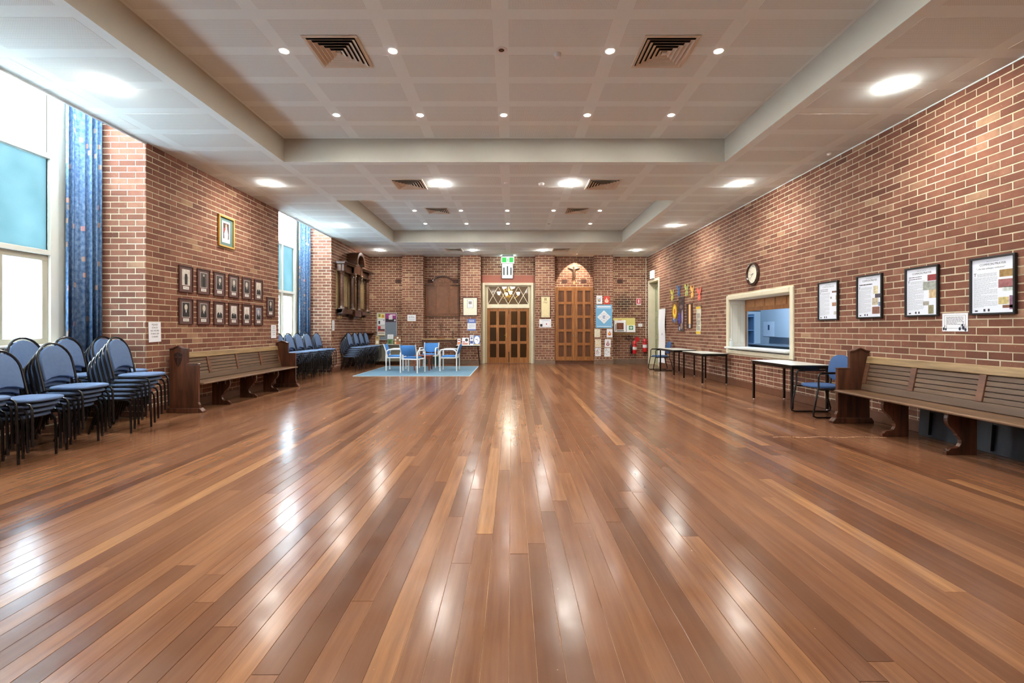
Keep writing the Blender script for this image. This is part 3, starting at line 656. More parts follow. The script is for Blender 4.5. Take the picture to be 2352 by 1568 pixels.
for (X, Y, z, lb) in ((-1.912, 5.065, H2, 'left square air diffuser in the near coffer'), (1.688, 5.065, H2, 'right square air diffuser in the near coffer'), (-1.90, 8.48, H, 'left square air diffuser between the coffers'), (1.69, 8.48, H, 'right square air diffuser between the coffers'),
                      (-1.915, 11.85, H2, 'left square air diffuser in the far coffer'), (1.69, 11.85, H2, 'right square air diffuser in the far coffer'), (-1.95, 15.5, H, 'left square air diffuser before the back wall'), (1.67, 15.5, H, 'right square air diffuser before the back wall')):
    place(df, n, (X, Y, z-.0016), 0, lb, 'square ceiling air diffusers'); n += 1
# ---- detectors
def detector(label, X, Y, z, r=.055, hgt=.045):
    t = thing('smoke_detector', label, 'detector', (X, Y, z))
    MB().lathe([(r, 0), (r, -hgt*.35), (r*.85, -hgt*.5), (r*.8, -hgt*.8), (r*.5, -hgt), (.004, -hgt)], n=20).build('housing', 'white', t, smooth=True)
    MB().lathe([(r*.86, -hgt*.42), (r*.86, -hgt*.46)], n=20, caps=False).build('slot', 'ink', t)
detector('white domed smoke detector between the coffers', .55, 8.44, H-.0016); detector('small flat sensor at the centre between the coffers', GX, 8.40, H-.0016, .03, .015)
detector('small motion sensor right of centre in the near coffer', .515, 5.10, H2-.0016, .04, .05); detector('tiny sprinkler head in the far coffer', .54, 11.85, H2-.0016, .025, .05)
detector('small dark sensor at the right edge of the ceiling', 4.86, 7.0, H-.0016, .03, .03)
# ---- illuminated exit signs
def man(parent, x, y, z, s, m):   # running figure pictogram, flat
    b = MB()
    for pts in (ellipse(x+.18*s, y+.62*s, .13*s, .13*s, 12), [(x-.02*s, y+.45*s), (x+.18*s, y+.45*s), (x+.12*s, y-.05*s), (x-.14*s, y-.02*s)], [(x+.1*s, y+.45*s), (x+.42*s, y+.2*s), (x+.36*s, y+.13*s), (x+.08*s, y+.32*s)],
                [(x-.02*s, y+.42*s), (x-.32*s, y+.28*s), (x-.38*s, y+.02*s), (x-.28*s, y), (x-.24*s, y+.2*s), (x, y+.3*s)], [(x-.12*s, y), (x+.12*s, y-.05*s), (x+.3*s, y-.35*s), (x+.28*s, y-.7*s), (x+.16*s, y-.7*s), (x+.16*s, y-.38*s)], [(x-.14*s, y), (x, y-.06*s), (x-.12*s, y-.45*s), (x-.5*s, y-.62*s), (x-.52*s, y-.5*s), (x-.22*s, y-.36*s)]):
        b.prism(pts, z, z+.001, 'XY')
    return b.build('pictogram', m, parent)
X0, Zc = bw(1166, 593.5, 16.6)
t = thing('exit_sign', 'green and white lit exit sign hanging over the entrance doors', 'exit sign', (X0, 16.6, H-.31), 0, None, MBK)
border(-.24, .24, 0, .26, .02, -.03, 0).build('case', 'white', t, bevel=.004); card('panel', -.221, .221, .019, .241, -.025, -.004, 'exit_white', t)
card('green_field', -.205, -.045, .04, .22, -.0039, -.002, 'exit_green', t); card('green_field', .055, .205, .04, .22, -.0039, -.002, 'exit_green', t); man(t, .005, .12, -.003, .11, 'exit_green')
card('hanger', -.2, .2, .261, .309, -.03, 0, 'trim_grey', t)
lp = bpy.data.lights.new('exit_lamp', 'AREA'); lp.shape = 'RECTANGLE'; lp.size = .4; lp.size_y = .05; lp.energy = 5; lp.color = (.85, 1, .97); lo = bpy.data.objects.new('exit_lamp', lp); COL.objects.link(lo); lo.parent = t; lo.location = (0, .285, -.05); lo.rotation_euler = (PI, 0, 0)
t = thing('exit_sign', 'small lit exit sign standing out above the green side door', 'exit sign', (XR-.012, 16.28, 3.07), 0, None, MR)
card('case', -.17, .17, .0, .29, 0, .07, 'white', t, .006); card('panel', -.155, .155, .02, .27, .07, .074, 'exit_white', t); card('green_field', -.14, -.03, .04, .25, .074, .075, mat('exit_teal', (120, 200, 190), .5, emit=((140, 220, 205), 1.2)), t); man(t, .05, .14, .0745, .13, 'exit_green')
# ---- spotlight for the crucifix
t = thing('spotlight', 'small round spotlight in the ceiling shining on the crucifix', 'spotlight', (2.345, 16.35, H-.0016))
MB().lathe([(.03, 0), (.045, -.005), (.05, 0)], n=18, caps=False).build('trim_ring', 'trim_grey', t, smooth=True)
MB().lathe([(.001, -.002), (.03, -.002)], n=16, caps=False).build('lens', mat('spot_lens', (120, 110, 100), .3, emit=((255, 230, 190), 2)), t)
l = lamp_obj('lamp', t, 190*LAMP, 66, .15, .012, -.01, (1, .86, .68)); l.rotation_euler = (math.radians(38), 0, 0)

no_sampling('lit_shade', 'exit_white', 'exit_green', 'exit_teal', 'spot_lens')
# ================================================================ FURNITURE
# ---- stacking chair: seat, backrest, hoop, seat rails, four legs (faces +X)
TILT = math.radians(13)
def bk(s, off=0.): return -.20-s*math.sin(TILT)+off*math.cos(TILT), .425+s*math.cos(TILT)+off*math.sin(TILT)
def superellipse(rx, ry, n, e): return [(rx*math.copysign(abs(math.cos(2*PI*i/n))**(2/e), math.cos(2*PI*i/n)), ry*math.copysign(abs(math.sin(2*PI*i/n))**(2/e), math.sin(2*PI*i/n))) for i in range(n)]
def cushion(rx, ry, z0, z1, n=32, e=3.0, cx=0.):
    h = z1-z0; m = MB(); rings = [(.92, z0), (.99, z0+.25*h), (1.0, z0+.5*h), (.97, z0+.78*h), (.88, z0+.94*h), (.6, z1), (.2, z1+.002)]; vs = []
    for k, z in rings: vs += [(x*k+cx, y*k, z) for x, y in superellipse(rx, ry, n, e)]
    R = len(rings)
    return m.add(vs, [(i*n+k, i*n+(k+1) % n, (i+1)*n+(k+1) % n, (i+1)*n+k) for i in range(R-1) for k in range(n)] + [tuple(range(n-1, -1, -1)), tuple((R-1)*n+k for k in range(n))])
def hoop_pts(hw, s0, sb, st, n=14): return [(-hw, s0), (-hw, (s0+sb)/2)] + [(-hw*math.cos(PI*i/n), sb+(st-sb)*math.sin(PI*i/n)) for i in range(n+1)] + [(hw, (s0+sb)/2), (hw, s0)]
def stack_chair():
    t = thing('stacking_chair', 'x', 'chair')
    cushion(.212, .212, .414, .456, 30, 3.2).build('seat', 'blue_fabric', t, smooth=True)
    hw, n = .172, 12; pts = [(-.166, .085), (-hw, .12), (-hw, .26)] + [(-hw*math.cos(PI*i/n), .27+.198*math.sin(PI*i/n)**.9) for i in range(n+1)] + [(hw, .26), (hw, .12), (.166, .085)] + [(.10, .112), (0, .125), (-.10, .112)]
    m = MB(); vs = []
    for off, k in ((-.016, .90), (-.012, .985), (.004, 1.0), (.016, .96), (.021, .82)):
        for (y, s) in pts:
            c = .27; xx, zz = bk(c+(s-c)*k, off); vs.append((xx, y*k, zz))
    q = len(pts); m.add(vs, [(i*q+k, i*q+(k+1) % q, (i+1)*q+(k+1) % q, (i+1)*q+k) for i in range(4) for k in range(q)] + [tuple(range(q-1, -1, -1)), tuple(4*q+k for k in range(q))]).build('backrest', 'blue_fabric', t, smooth=True)
    MB().tube([(bk(s)[0], y, bk(s)[1]) for y, s in hoop_pts(.196, -.02, .28, .495)], .0125, 8).build('back_frame', 'black_metal', t, smooth=True)
    m = MB()
    for s in (-1, 1): m.tube([(-.21, s*.19, .413), (.08, s*.19, .409)], .0105, 8)
    m.tube([(-.14, -.19, .408), (-.14, .19, .408)], .009, 6).tube([(.08, -.19, .406), (.08, .19, .406)], .009, 6).build('seat_frame', 'black_metal', t, smooth=True)
    for s in (-1, 1):
        MB().tube([(.06, s*.19, .409), (.14, s*.19, .408), (.172, s*.19, .396), (.188, s*.191, .365), (.193, s*.192, .30), (.2, s*.193, .0)], .0115, 8).build('leg', 'black_metal', t, smooth=True)
        MB().tube([(-.15, s*.175, .408), (-.19, s*.178, .30), (-.275, s*.18, 0)], .0115, 8).build('leg', 'black_metal', t, smooth=True)
    return t
sc = stack_chair(); used = 0; AX, UP = .042, .054
def stack(x, y, yaw, n, where, group):
    global used
    a = math.radians(yaw)
    for k in range(n):
        o = ('lowest', 'second', 'third', 'fourth', 'fifth', 'sixth')[k] if k < n-1 else 'topmost'
        place(sc, used, (x+AX*k*math.cos(a), y+AX*k*math.sin(a), UP*k), a, '%s blue chair %s' % (o if k in (0, n-1) else o+' from floor', where), group); used += 1
G1, G2, G3, G4 = 'stacked chairs in front of the near window', 'stacked chairs behind them against the near window', 'stacked chairs under the far window', 'stacked chairs below the ornate wooden case'
def fr(x, y, yaw): a = math.radians(yaw); return x-.195*math.cos(a), y-.195*math.sin(a)   # front-feet midpoint to seat centre
for (x, y, yaw, n, lb) in ((-4.76, 4.05, 2, 5, 'in the front stack cut by the picture edge'), (-4.672, 4.507, 4, 4, 'in the front stack second from the picture edge'), (-4.734, 5.047, 2, 5, 'in the front stack third from the picture edge'), (-4.70, 5.80, 8, 6, 'in the front stack beside the left pew')):
    cx, cy = fr(x, y, yaw); stack(cx, cy, yaw, n, lb, G1)
for (y, n, lb) in ((4.78, 6, 'in the rear window stack nearest the picture edge'), (5.27, 6, 'in the second rear stack against the near window'), (5.78, 6, 'in the third rear stack against the near window'), (6.30, 6, 'in the rear window stack by the curtain and brick return')): stack(-5.54, y, 2, n, lb, G2)
for (y, n, lb) in ((10.95, 6, 'in the far-window stack next to the left pew'), (11.43, 6, 'in the second far-window stack from the pew'), (11.92, 6, 'in the middle far-window stack'), (12.45, 6, 'in the fourth far-window stack from the pew'), (13.10, 6, 'in the far-window stack by the brick corner')): stack(-5.50, y, 0, n, lb, G3)
for (y, n, lb) in ((14.25, 6, 'in the nearest stack below the ornate case'), (14.83, 6, 'in the second stack below the ornate case'), (15.35, 6, 'in the third stack below the ornate case'), (15.9, 6, 'in the stack nearest the back corner')): stack(-5.0, y, 0, n, lb, G4)

# ---- pale-framed armchair (faces +X)
def arm_chair():
    t = thing('armchair', 'x', 'armchair')
    cushion(.235, .225, .405, .465, 28, 4.0).build('seat', 'blue_arm', t, smooth=True)
    m = MB(); vs = []; pts = [(-.215, .54), (-.235, .80), (.235, .80), (.215, .54), (.12, .495), (0, .485), (-.12, .495)]
    for dx, k in ((-.03, .97), (0, 1), (.022, .96)):
        for (y, z) in pts: vs.append((-.22-(z-.46)*.30+dx, y*k, .65+(z-.65)*k))
    q = len(pts); m.add(vs, [(i*q+k, i*q+(k+1) % q, (i+1)*q+(k+1) % q, (i+1)*q+k) for i in range(2) for k in range(q)] + [tuple(range(q-1, -1, -1)), tuple(2*q+k for k in range(q))]).build('backrest', 'blue_arm', t, bevel=.008, smooth=True)
    m = MB()
    for z in (.395,): m.box(-.235, .245, -.25, -.225, z-.015, z+.02).box(-.235, .245, .225, .25, z-.015, z+.02).box(-.235, -.21, -.225, .225, z-.015, z+.02).box(.22, .245, -.225, .225, z-.015, z+.02)
    m.build('seat_frame', 'pale_frame', t, bevel=.006)
    for s in (-1, 1):
        y = s*.265
        MB().tube([(.255, y, 0), (.255, y, .40), (.255, y, .56)], .021, 8).build('leg', 'pale_frame', t, smooth=True); MB().tube([(-.25, y, 0), (-.25, y, .40), (-.25, y, .54)], .021, 8).build('leg', 'pale_frame', t, smooth=True)
        MB().tube([(.255, y, .55), (.25, y, .60), (.225, y, .635), (.17, y, .648), (-.12, y, .648), (-.19, y, .63), (-.235, y, .585), (-.25, y, .53)], .022, 8).build('armrest', 'pale_frame', t, smooth=True)
        MB().tube([(-.215, s*.24, .40), (-.235, s*.24, .50), (-.335, s*.245, .815)], .017, 8).build('back_post', 'pale_frame', t, smooth=True)
    return t
ac = arm_chair(); n = 0
cpt = .011
for (x, y, yaw, lb) in ((-3.58, 14.18, 4, 'pale-framed blue armchair left of the coffee table, facing right'), (-2.90, 13.42, 76, 'pale-framed blue armchair nearest the camera, its back to the viewer'), (-2.72, 15.12, -94, 'pale-framed blue armchair behind the coffee table, facing the camera'), (-1.90, 14.08, 178, 'pale-framed blue armchair right of the coffee table, facing left')):
    place(ac, n, (x, y, cpt), math.radians(yaw), lb, 'armchairs round the coffee table'); n += 1
t = thing('rug', 'flat blue-grey carpet square under the armchairs and coffee table', 'rug', (-2.72, 14.03, 0))
box(-1.575, 1.575, -1.615, 1.615, .0005, .010).build('pile', 'carpet', t); border(-1.59, 1.59, -1.63, 1.63, .016, .0005, .0105).build('binding', 'carpet_edge', t)
t = thing('coffee_table', 'small square reddish wooden coffee table between the blue armchairs', 'table', (-2.75, 14.24, cpt))
box(-.27, .27, -.27, .27, .43, .46).build('tabletop', 'mahogany', t, bevel=.005)
m = MB()
for s in (-1, 1): m.box(-.22, .22, s*.22-.01, s*.22+.01, .35, .429).box(s*.22-.01, s*.22+.01, -.209, .209, .35, .429)
m.build('apron', 'mahogany', t)
for sx in (-1, 1):
    for sy in (-1, 1):
        x, y = sx*.225, sy*.225; m = MB().add([(x-.017, y-.017, 0), (x+.017, y-.017, 0), (x+.017, y+.017, 0), (x-.017, y+.017, 0), (x-.028, y-.028, .429), (x+.028, y-.028, .429), (x+.028, y+.028, .429), (x-.028, y+.028, .429)], [(3, 2, 1, 0), (4, 5, 6, 7), (0, 1, 5, 4), (1, 2, 6, 5), (2, 3, 7, 6), (3, 0, 4, 7)]); m.build('leg', 'mahogany', t)

# ---- black sled-base armchair (faces +X)
def sled_chair():
    t = thing('sled_armchair', 'x', 'armchair')
    cushion(.225, .225, .42, .468, 28, 3.0, .02).build('seat', 'blue_sled', t, smooth=True)
    m = MB(); vs = []; pts = superellipse(.20, .19, 24, 2.6)
    for dx, k in ((-.022, .9), (-.012, 1), (.012, 1), (.024, .86)):
        for (y, z) in pts: vs.append((-.225-(z+.19)*.16+dx+.10*abs(y)**2*3, y*k, .705+z*k))
    q = 24; m.add(vs, [(i*q+k, i*q+(k+1) % q, (i+1)*q+(k+1) % q, (i+1)*q+k) for i in range(3) for k in range(q)] + [tuple(range(q-1, -1, -1)), tuple(3*q+k for k in range(q))]).build('backrest', 'blue_sled', t, smooth=True)
    for s in (-1, 1):
        y = s*.255
        MB().tube([(-.20, y*.9, .40), (-.235, y, .30), (-.30, y, .07), (-.295, y, .03), (-.26, y, .013), (.25, y, .013), (.295, y, .03), (.30, y, .07), (.235, y, .40), (.225, y, .45), (.225, y, .60)], .0125, 8).build('sled_runner', 'black_metal', t, smooth=True)
        MB().tube([(.225, y, .595), (.215, y, .63), (.18, y, .645), (-.22, y*.97, .645)], .0135, 8).box(-.12, .19, y-.02, y+.02, .647, .664).build('armrest', 'black_metal', t, smooth=True)
        MB().tube([(-.20, s*.16, .40), (-.235, s*.16, .45), (-.25, s*.16, .62)], .012, 8).build('back_post', 'black_metal', t, smooth=True)
        MB().tube([(-.205, y*.9, .41), (.22, y*.95, .41)], .011, 8).build('seat_rail', 'black_metal', t, smooth=True)
    return t
sl = sled_chair()
place(sl, 0, (4.62, 6.80, 0), PI, 'blue armchair on a black sled base between near table and right pew')
place(sl, 1, (4.63, 14.22, 0), PI, 'blue armchair on a black sled base beside the green side door')
# ---- folding hall tables along the right wall
def hall_table():
    t = thing('hall_table', 'x', 'table')
    box(-.305, .305, -.60, .60, .695, .72).build('tabletop', 'table_top', t, bevel=.004)
    border(-.29, .29, -.585, .585, .022, .655, .694).build('under_frame', 'black_metal', t); border(-.307, .307, -.602, .602, .004, .696, .714).build('edge_band', 'black_frame', t)
    for sx in (-1, 1):
        for sy in (-1, 1):
            lg = box(sx*.275-.016, sx*.275+.016, sy*.565-.016, sy*.565+.016, .03, .655).build('leg', 'black_metal', t)
            MB().lathe([(.014, 0), (.016, .012), (.009, .02), (.009, .03)], (sx*.275, sy*.565, 0), 10).build('foot', 'chrome', lg, smooth=True)
    return t
ht = hall_table()
for k, (y, lb) in enumerate(((7.72, 'grey-topped table with black legs directly below the servery hatch frame edge'), (11.08, 'grey-topped table with black legs, middle one along the right wall'), (12.92, 'grey-topped table with black legs beside the far sled-base armchair'))):
    place(ht, k, (4.665, y, 0), 0, lb, 'grey hall tables along the right wall')

# ---- church pews (local: seat faces +X, length along Y from 0 to LEN)
LEN = 3.2
def pew(name, label, loc, rz):
    t = thing(name, label, 'pew', loc, rz)
    prof = [(-.27, .075), (-.27, .965), (-.215, .975), (-.175, .995), (-.135, 1.01), (-.095, .995), (-.055, .975), (-.0, .965), (.0, .735), (.155, .735), (.165, .725), (.165, .16), (.185, .12), (.185, .075)]
    for y0 in (0, LEN-.05):
        e = MB().prism(prof, y0, y0+.05, 'XZ').build('end_panel', 'pew_dark', t, bevel=.006, seg=2)
        MB().prism([(-.315, 0), (-.315, .03), (-.285, .075), (.20, .075), (.245, .03), (.245, 0)], y0-.02, y0+.07, 'XZ').build('foot', 'pew_dark', e, bevel=.005)
        m = MB().prism([(-.27, .965), (-.215, .975), (-.175, .995), (-.135, 1.01), (-.095, .995), (-.055, .975), (0, .965), (0, .985), (-.055, .995), (-.095, 1.015), (-.135, 1.03), (-.175, 1.015), (-.215, .995), (-.27, .985)], y0-.012, y0+.062, 'XZ'); m.build('cap', 'pew_dark', e, bevel=.004)
        MB().box(.001, .165, y0-.008, y0+.058, .735, .753).build('arm_cap', 'pew_dark', e, bevel=.006)
        yo = y0-.004 if y0 == 0 else y0+.054      # carved shield with a cross on the outer face
        MB().prism([(-.20, .90), (-.135, .93), (-.07, .90), (-.08, .80), (-.105, .74), (-.135, .70), (-.165, .74), (-.19, .80)], min(yo, yo+.003), max(yo, yo+.003), 'XZ').build('shield', mat('carving', (40, 22, 15), .4), e)
        MB().box(-.143, -.127, yo-.004, yo+.006, .72, .90).box(-.185, -.085, yo-.004, yo+.006, .842, .858).build('cross', 'pew_dark', e, bevel=.002)
    ya, yb = .051, LEN-.051
    MB().prism([(-.24, .425), (-.24, .45), (.20, .455), (.225, .448), (.225, .43), (.20, .422)], ya, yb, 'XZ').build('seat', 'pew_seat', t, bevel=.004)
    # inclined back: rails, stiles and slats
    def slab(y0, y1, s0, s1, d0, d1, name, m_, bev=.003):
        f = lambda s, d: (-.155-s*.20+d, .455+s); (x0, z0), (x1, z1), (x2, z2), (x3, z3) = f(s0, d0), f(s0, d1), f(s1, d1), f(s1, d0)
        return MB().prism([(x0, z0), (x1, z1), (x2, z2), (x3, z3)], y0, y1, 'XZ').build(name, m_, t, bevel=bev)
    slab(ya, yb, .36, .455, -.022, .018, 'top_rail', 'pew_rail', .008); slab(ya, yb, .002, .085, -.015, .012, 'bottom_rail', 'pew_grey')
    st = [ya, .80, 1.60, 2.40, yb]
    for i, y in enumerate(st):
        w = .035; a, b = (y, y+.06) if i == 0 else ((y-.06, y) if i == 4 else (y-w, y+w)); slab(a, b, .086, .359, -.015, .017, 'stile', 'pew_stile')
    for i in range(4):
        a = st[i]+(.061 if i == 0 else .036); b = st[i+1]-(.061 if i == 3 else .036)
        for k in range(5): slab(a, b, .088+k*.0544, .088+(k+1)*.0544-.009, -.012, .004, 'slat', 'pew_grey', .003)
    slab(ya, yb, .05, .40, -.034, -.0225, 'gap_backing', 'pew_dark')  # dark sheet added behind the slats so the gaps between them read dark
    for y in (.80, 1.60, 2.40):
        pr = [(-.13, 0), (-.13, .421)] + [(.17, .421)] + arc((.06, .36), .115, .35, -1.1, 6) + [(.085, .225), (.075, .21)] + [(.07+.0, .205)] + [(.105-.075*math.cos(a), .135+.07*math.sin(a)) for a in (1.2, .7, .2, -.3, -.8, -1.2)] + [(.13, .07), (.155, .055), (.16, .04), (.185, .035), (.185, 0)]
        sp = MB().prism(pr, y-.022, y+.022, 'XZ').build('support', 'pew_dark', t, bevel=.003)
        for x in (-.03, .10): MB().add([(x-.012, y-.03, .421), (x+.012, y-.03, .421), (x+.012, y-.023, .421), (x-.012, y-.023, .421), (x-.004, y-.028, .345), (x+.004, y-.028, .345), (x+.004, y-.023, .345), (x-.004, y-.023, .345)], [(3, 2, 1, 0), (4, 5, 6, 7), (0, 1, 5, 4), (1, 2, 6, 5), (2, 3, 7, 6), (3, 0, 4, 7)]).build('bracket', mat('bracket', (180, 176, 168), .35, .8), sp)
    slab(.2, LEN-.2, .20, .23, -.11, -.023, 'book_ledge', 'pew_grey')
    return t
pew('pew', 'long dark wooden pew under the framed portraits on the left', (-4.955, 6.98, 0), 0)
pew('pew.001', 'long dark wooden pew under the black-framed posters on the right', (4.605, 6.27, 0), PI)
# ---- folded trestle tables stored behind the right pew
t = thing('folded_table', 'folded dark trestle table stored on edge behind the right pew', 'table', (4.95, 4.35, 0))
R = Matrix.Rotation(math.radians(4), 4, 'Y')
MB().box(-.012, .012, -1.2, 1.2, .002, .36, R).build('tabletop', mat('trestle', (28, 28, 33), .45, var=.25, scale=5), t)
for k, y in enumerate((-1.05, -.35, .35, 1.05)): MB().box(-.05, -.014, y-.02, y+.02, .03, .33, R).build('batten', 'black_frame', t)
MB().box(-.045, -.014, -1.15, 1.15, .30, .33, R).build('edge_rail', 'black_frame', t)
# ================================================================ THINGS ON THE WALLS
# ---- left wall: gilt picture, thirteen portraits, notices
def frame(t, w, h, fw, m_, depth=.022, inner=None):
    border(-w/2, w/2, 0, h, fw, 0, depth).build('frame', m_, t, bevel=.003)
    card('backing', -w/2+fw*.5, w/2-fw*.5, fw*.5, h-fw*.5, .0, .008, inner or 'paper', t)
t = hung('framed_picture', 'gilt-framed print of a robed figure with green mount, highest on left wall', 'picture', 'L', 8.43, 2.78, None, .006)
frame(t, .46, .57, .032, mat('gilt', (196, 160, 84), .35, .6), .035, mat('green_mount', (88, 116, 112), .8)); card('print_border', -.115, .115, .09, .48, .0081, .0095, 'paper', t)
pr = card('print', -.085, .085, .16, .445, .0096, .0105, mat('dark_print', (74, 48, 44), .7, var=.3, scale=30), t)
MB().prism([(-.05, .165), (-.06, .25), (-.02, .33), (-.02, .39), (.02, .40), (.035, .33), (.06, .25), (.05, .165)], .0106, .0112, 'XY').build('figure', mat('robe', (222, 212, 204), .7, var=.15, scale=40), pr); MB().prism(ellipse(0, .40, .022, .03), .0113, .0118, 'XY').build('face', mat('skin_print', (196, 150, 124), .7), pr)
MB().prism([(-.08, .28), (-.08, .36), (-.035, .35), (-.03, .27)], .0106, .0111, 'XY').build('drape', mat('crimson', (150, 52, 46), .7), pr)
HEADS = [('standing figure in a dark suit on a pale ground', (196, 190, 180), 1), ('standing figure in a dim hall', (70, 62, 58), 1), ('bearded figure against dark grey', (66, 62, 60), 0), ('figure in dark robe against mid grey', (96, 90, 86), 0), ('figure in dark suit against dark grey', (60, 58, 56), 0), ('figure with spectacles on a cream ground', (206, 198, 184), 0),
         ('white-haired figure on a black ground', (40, 38, 36), 0), ('figure in black coat on brown-grey', (78, 70, 66), 0), ('figure in dark robe on a light grey ground', (188, 184, 176), 0), ('figure with white collar on a pale ground', (200, 196, 190), 0), ('figure in dark suit on a white ground', (212, 208, 202), 0), ('blue-grey toned figure', (122, 130, 150), 0), ('figure against a bookcase', (52, 44, 40), 0)]
mat('suit', (30, 28, 28), .6); mat('head', (196, 188, 176), .6); mat('mount_brown', (92, 66, 62), .4); mat('cloth_white', (226, 224, 218), .6)
def portrait(i, y, z, w, h, where):
    desc, bgc, full = HEADS[i]
    t = hung('portrait', 'portrait of %s, %s' % (desc, where), 'picture', 'L', y, z, 'framed portraits on the left wall', .006)
    border(-w/2, w/2, 0, h, .016, 0, .02).build('frame', 'frame_brown', t, bevel=.002); card('mount', -w/2+.008, w/2-.008, .008, h-.008, 0, .008, 'mount_brown', t)
    card('print_edge', -.088, .088, .115, h-.06, .0081, .0088, 'cloth_white', t); p = card('photo', -.082, .082, .121, h-.066, .0089, .0096, mat('photo_%d' % i, bgc, .45, var=.2, scale=20), t)
    c = (h+.06)/2+.0
    if full:
        MB().prism([(-.03, .125), (-.035, c), (-.025, c+.055), (.025, c+.055), (.035, c), (.03, .125)], .0097, .0102, 'XY').build('figure', 'suit', p); MB().prism(ellipse(0, c+.078, .015, .02), .0103, .0107, 'XY').build('face', 'head', p)
    else:
        s = 1+.12*math.sin(i*2.1); MB().prism([(-.078, .123), (-.07, c-.04), (-.025, c-.012), (.025, c-.012), (.07, c-.04), (.078, .123)], .0097, .0102, 'XY').build('figure', 'suit', p)
        MB().prism(ellipse(.01*math.sin(i), c+.04, .034*s, .047*s), .0103, .0107, 'XY').build('face', 'head', p); MB().prism([(-.014, c-.012), (0, c-.06), (.014, c-.012)], .01021, .0104, 'XY').build('collar', 'cloth_white', p)
    nm = card('name_plate', -.065, .065, .05, .098, .0081, .0092, 'cloth_white', t); textlines(nm, -.05, .05, .058, .09, 2, .0093, 'ink', .3)
pos = ('leftmost', 'second from left', 'third from left', 'fourth from left', 'fifth from left', 'rightmost')
for k in range(6):
    y = 7.395+.4243*k; portrait(k, y, 1.872, .323, .43, 'upper row, '+pos[k]); portrait(6+k, y, 1.355, .323, .42, 'lower row, '+pos[k])
portrait(12, 9.995, 1.55, .33, .42, 'alone nearest the far window')
def stack_notice(y, z, w, h, lb, lean=0.):
    t = hung('paper_notice', lb, 'notice', 'L', y, z, 'chair stacking notices', .006); t.rotation_euler.rotate_axis('Z', lean)
    card('sheet', -w/2, w/2, 0, h, 0, .004, 'paper', t)
    for k, s in enumerate(('PLEASE', 'STACK', 'NO MORE', 'THAN SIX', 'CHAIRS')): text(s, .034*w/.22, 'ink', t, 0, h*.86-k*h*.15, .0042)
stack_notice(6.76, 1.09, .23, .295, 'white paper notice about stacking chairs, above the left pew near end', .03)
stack_notice(10.13, 1.08, .21, .29, 'white paper notice about stacking chairs, between the last portrait and far window')
stack_notice(13.52, 1.235, .17, .30, 'narrow white paper notice on the brick corner below the ornate case')
# ---- ornate organ-case front on the far left wall
t = hung('organ_case', 'ornate dark carved wooden case with columns and arched crest on left wall', 'wooden case', 'L', 14.97, 1.66, None, .006)
W2 = 1.27
box(-W2, W2, .22, 1.45, 0, .05).build('back_panel', 'case_panel', t)
for k, (a, b) in enumerate(((-1.16, -.42), (.42, 1.16))): box(a, b, .26, 1.32, .05, .075).build('side_panel', 'case_dark', t); card('panel_field', a+.08, b-.08, .32, 1.26, .0755, .085, 'case_panel', t)
card('centre_panel', -.22, .22, .26, 1.55, .05, .09, 'case_dark', t, .005)
for x in (-1.21, -.31, .31, 1.21):
    c = MB().lathe([(.085, .25), (.085, .28), (.07, .30), (.06, .33), (.066, .5), (.06, 1.2), (.056, 1.25), (.075, 1.27), (.06, 1.29), (.09, 1.33), (.09, 1.36)], (0, 0, 0), 16); c = MB().add([(p[0]+x, p[2], p[1]+.16) for p in c.v], c.f).build('column', 'case_dark', t, smooth=True)
    MB().box(x-.1, x+.1, .22, .25, .05, .26).build('base_block', 'case_dark', c, bevel=.005)
    MB().add([(p[0]+x, p[2], p[1]+.16) for p in MB().lathe([(.09, .252), (.088, .262), (.073, .268)], n=16).v], MB().lathe([(.09, .252), (.088, .262), (.073, .268)], n=16).f).build('collar', mat('gilt_ring', (190, 180, 165), .3, .7), c)
    q = MB().prism([(.05, .0), (.27, .219), (.05, .219)], x-.09, x+.09, 'XZ'); MB().add([(p[1], p[2], p[0]) for p in q.v], q.f).build('corbel', 'case_dark', c, bevel=.004)
    MB().box(x-.11, x+.11, 1.36, 1.57, .05, .27).build('entablature_block', 'case_dark', c, bevel=.004)
for (a, b) in ((-1.38, -.42), (.42, 1.38)):
    m = MB().box(a+.03, b-.03, 1.36, 1.56, .05, .20).box(a, b, 1.571, 1.61, .05, .32).box(a-.02, b+.02, 1.61, 1.64, .05, .35); m.build('cornice', 'case_dark', t, bevel=.008)
    MB().box(a+.08, b-.02, .10, .22, .05, .22).box(a+.05, b, .085, .10, .05, .24).build('base_moulding', 'case_dark', t, bevel=.006)
box(-.42, .42, 1.40, 1.70, .05, .25).build('centre_frieze', 'case_dark', t, bevel=.006); MB().box(-.30, .30, .02, .22, .05, .26).box(-.22, .22, -.05, .02, .05, .18).build('centre_base', 'case_dark', t, bevel=.01)
o_, i_ = [], []
for k in range(17):
    a = PI*k/16; o_.append((-.40*math.cos(a), 1.70+.42*math.sin(a)**.8)); i_.append((-.31*math.cos(a), 1.68+.33*math.sin(a)**.8))
MB().prism(o_+i_[::-1], .05, .36, 'XY').build('arched_crest', 'case_dark', t, bevel=.008)
box(-.30, .30, 1.701, 1.80, .05, .08).build('crest_back', 'case_dark', t); MB().prism(i_, .05, .07, 'XY').build('tympanum', 'case_dark', t)
m = MB()
for s in (-1, 1):
    m.tube([(s*(.02+.22*u*math.cos(u*2.4)), 1.73+.26*u*math.sin(u*2.0+.25), .17+.03*math.sin(u*6)) for u in [i/14 for i in range(15)]], [.034-.022*i/14 for i in range(15)], 8)
    m.tube([(s*(.05+.26*i/10), 1.73+.04*math.sin(i*.7), .2) for i in range(11)], [.022-.012*i/10 for i in range(11)], 8); m.sphere((s*.09, 1.85, .19), .035)
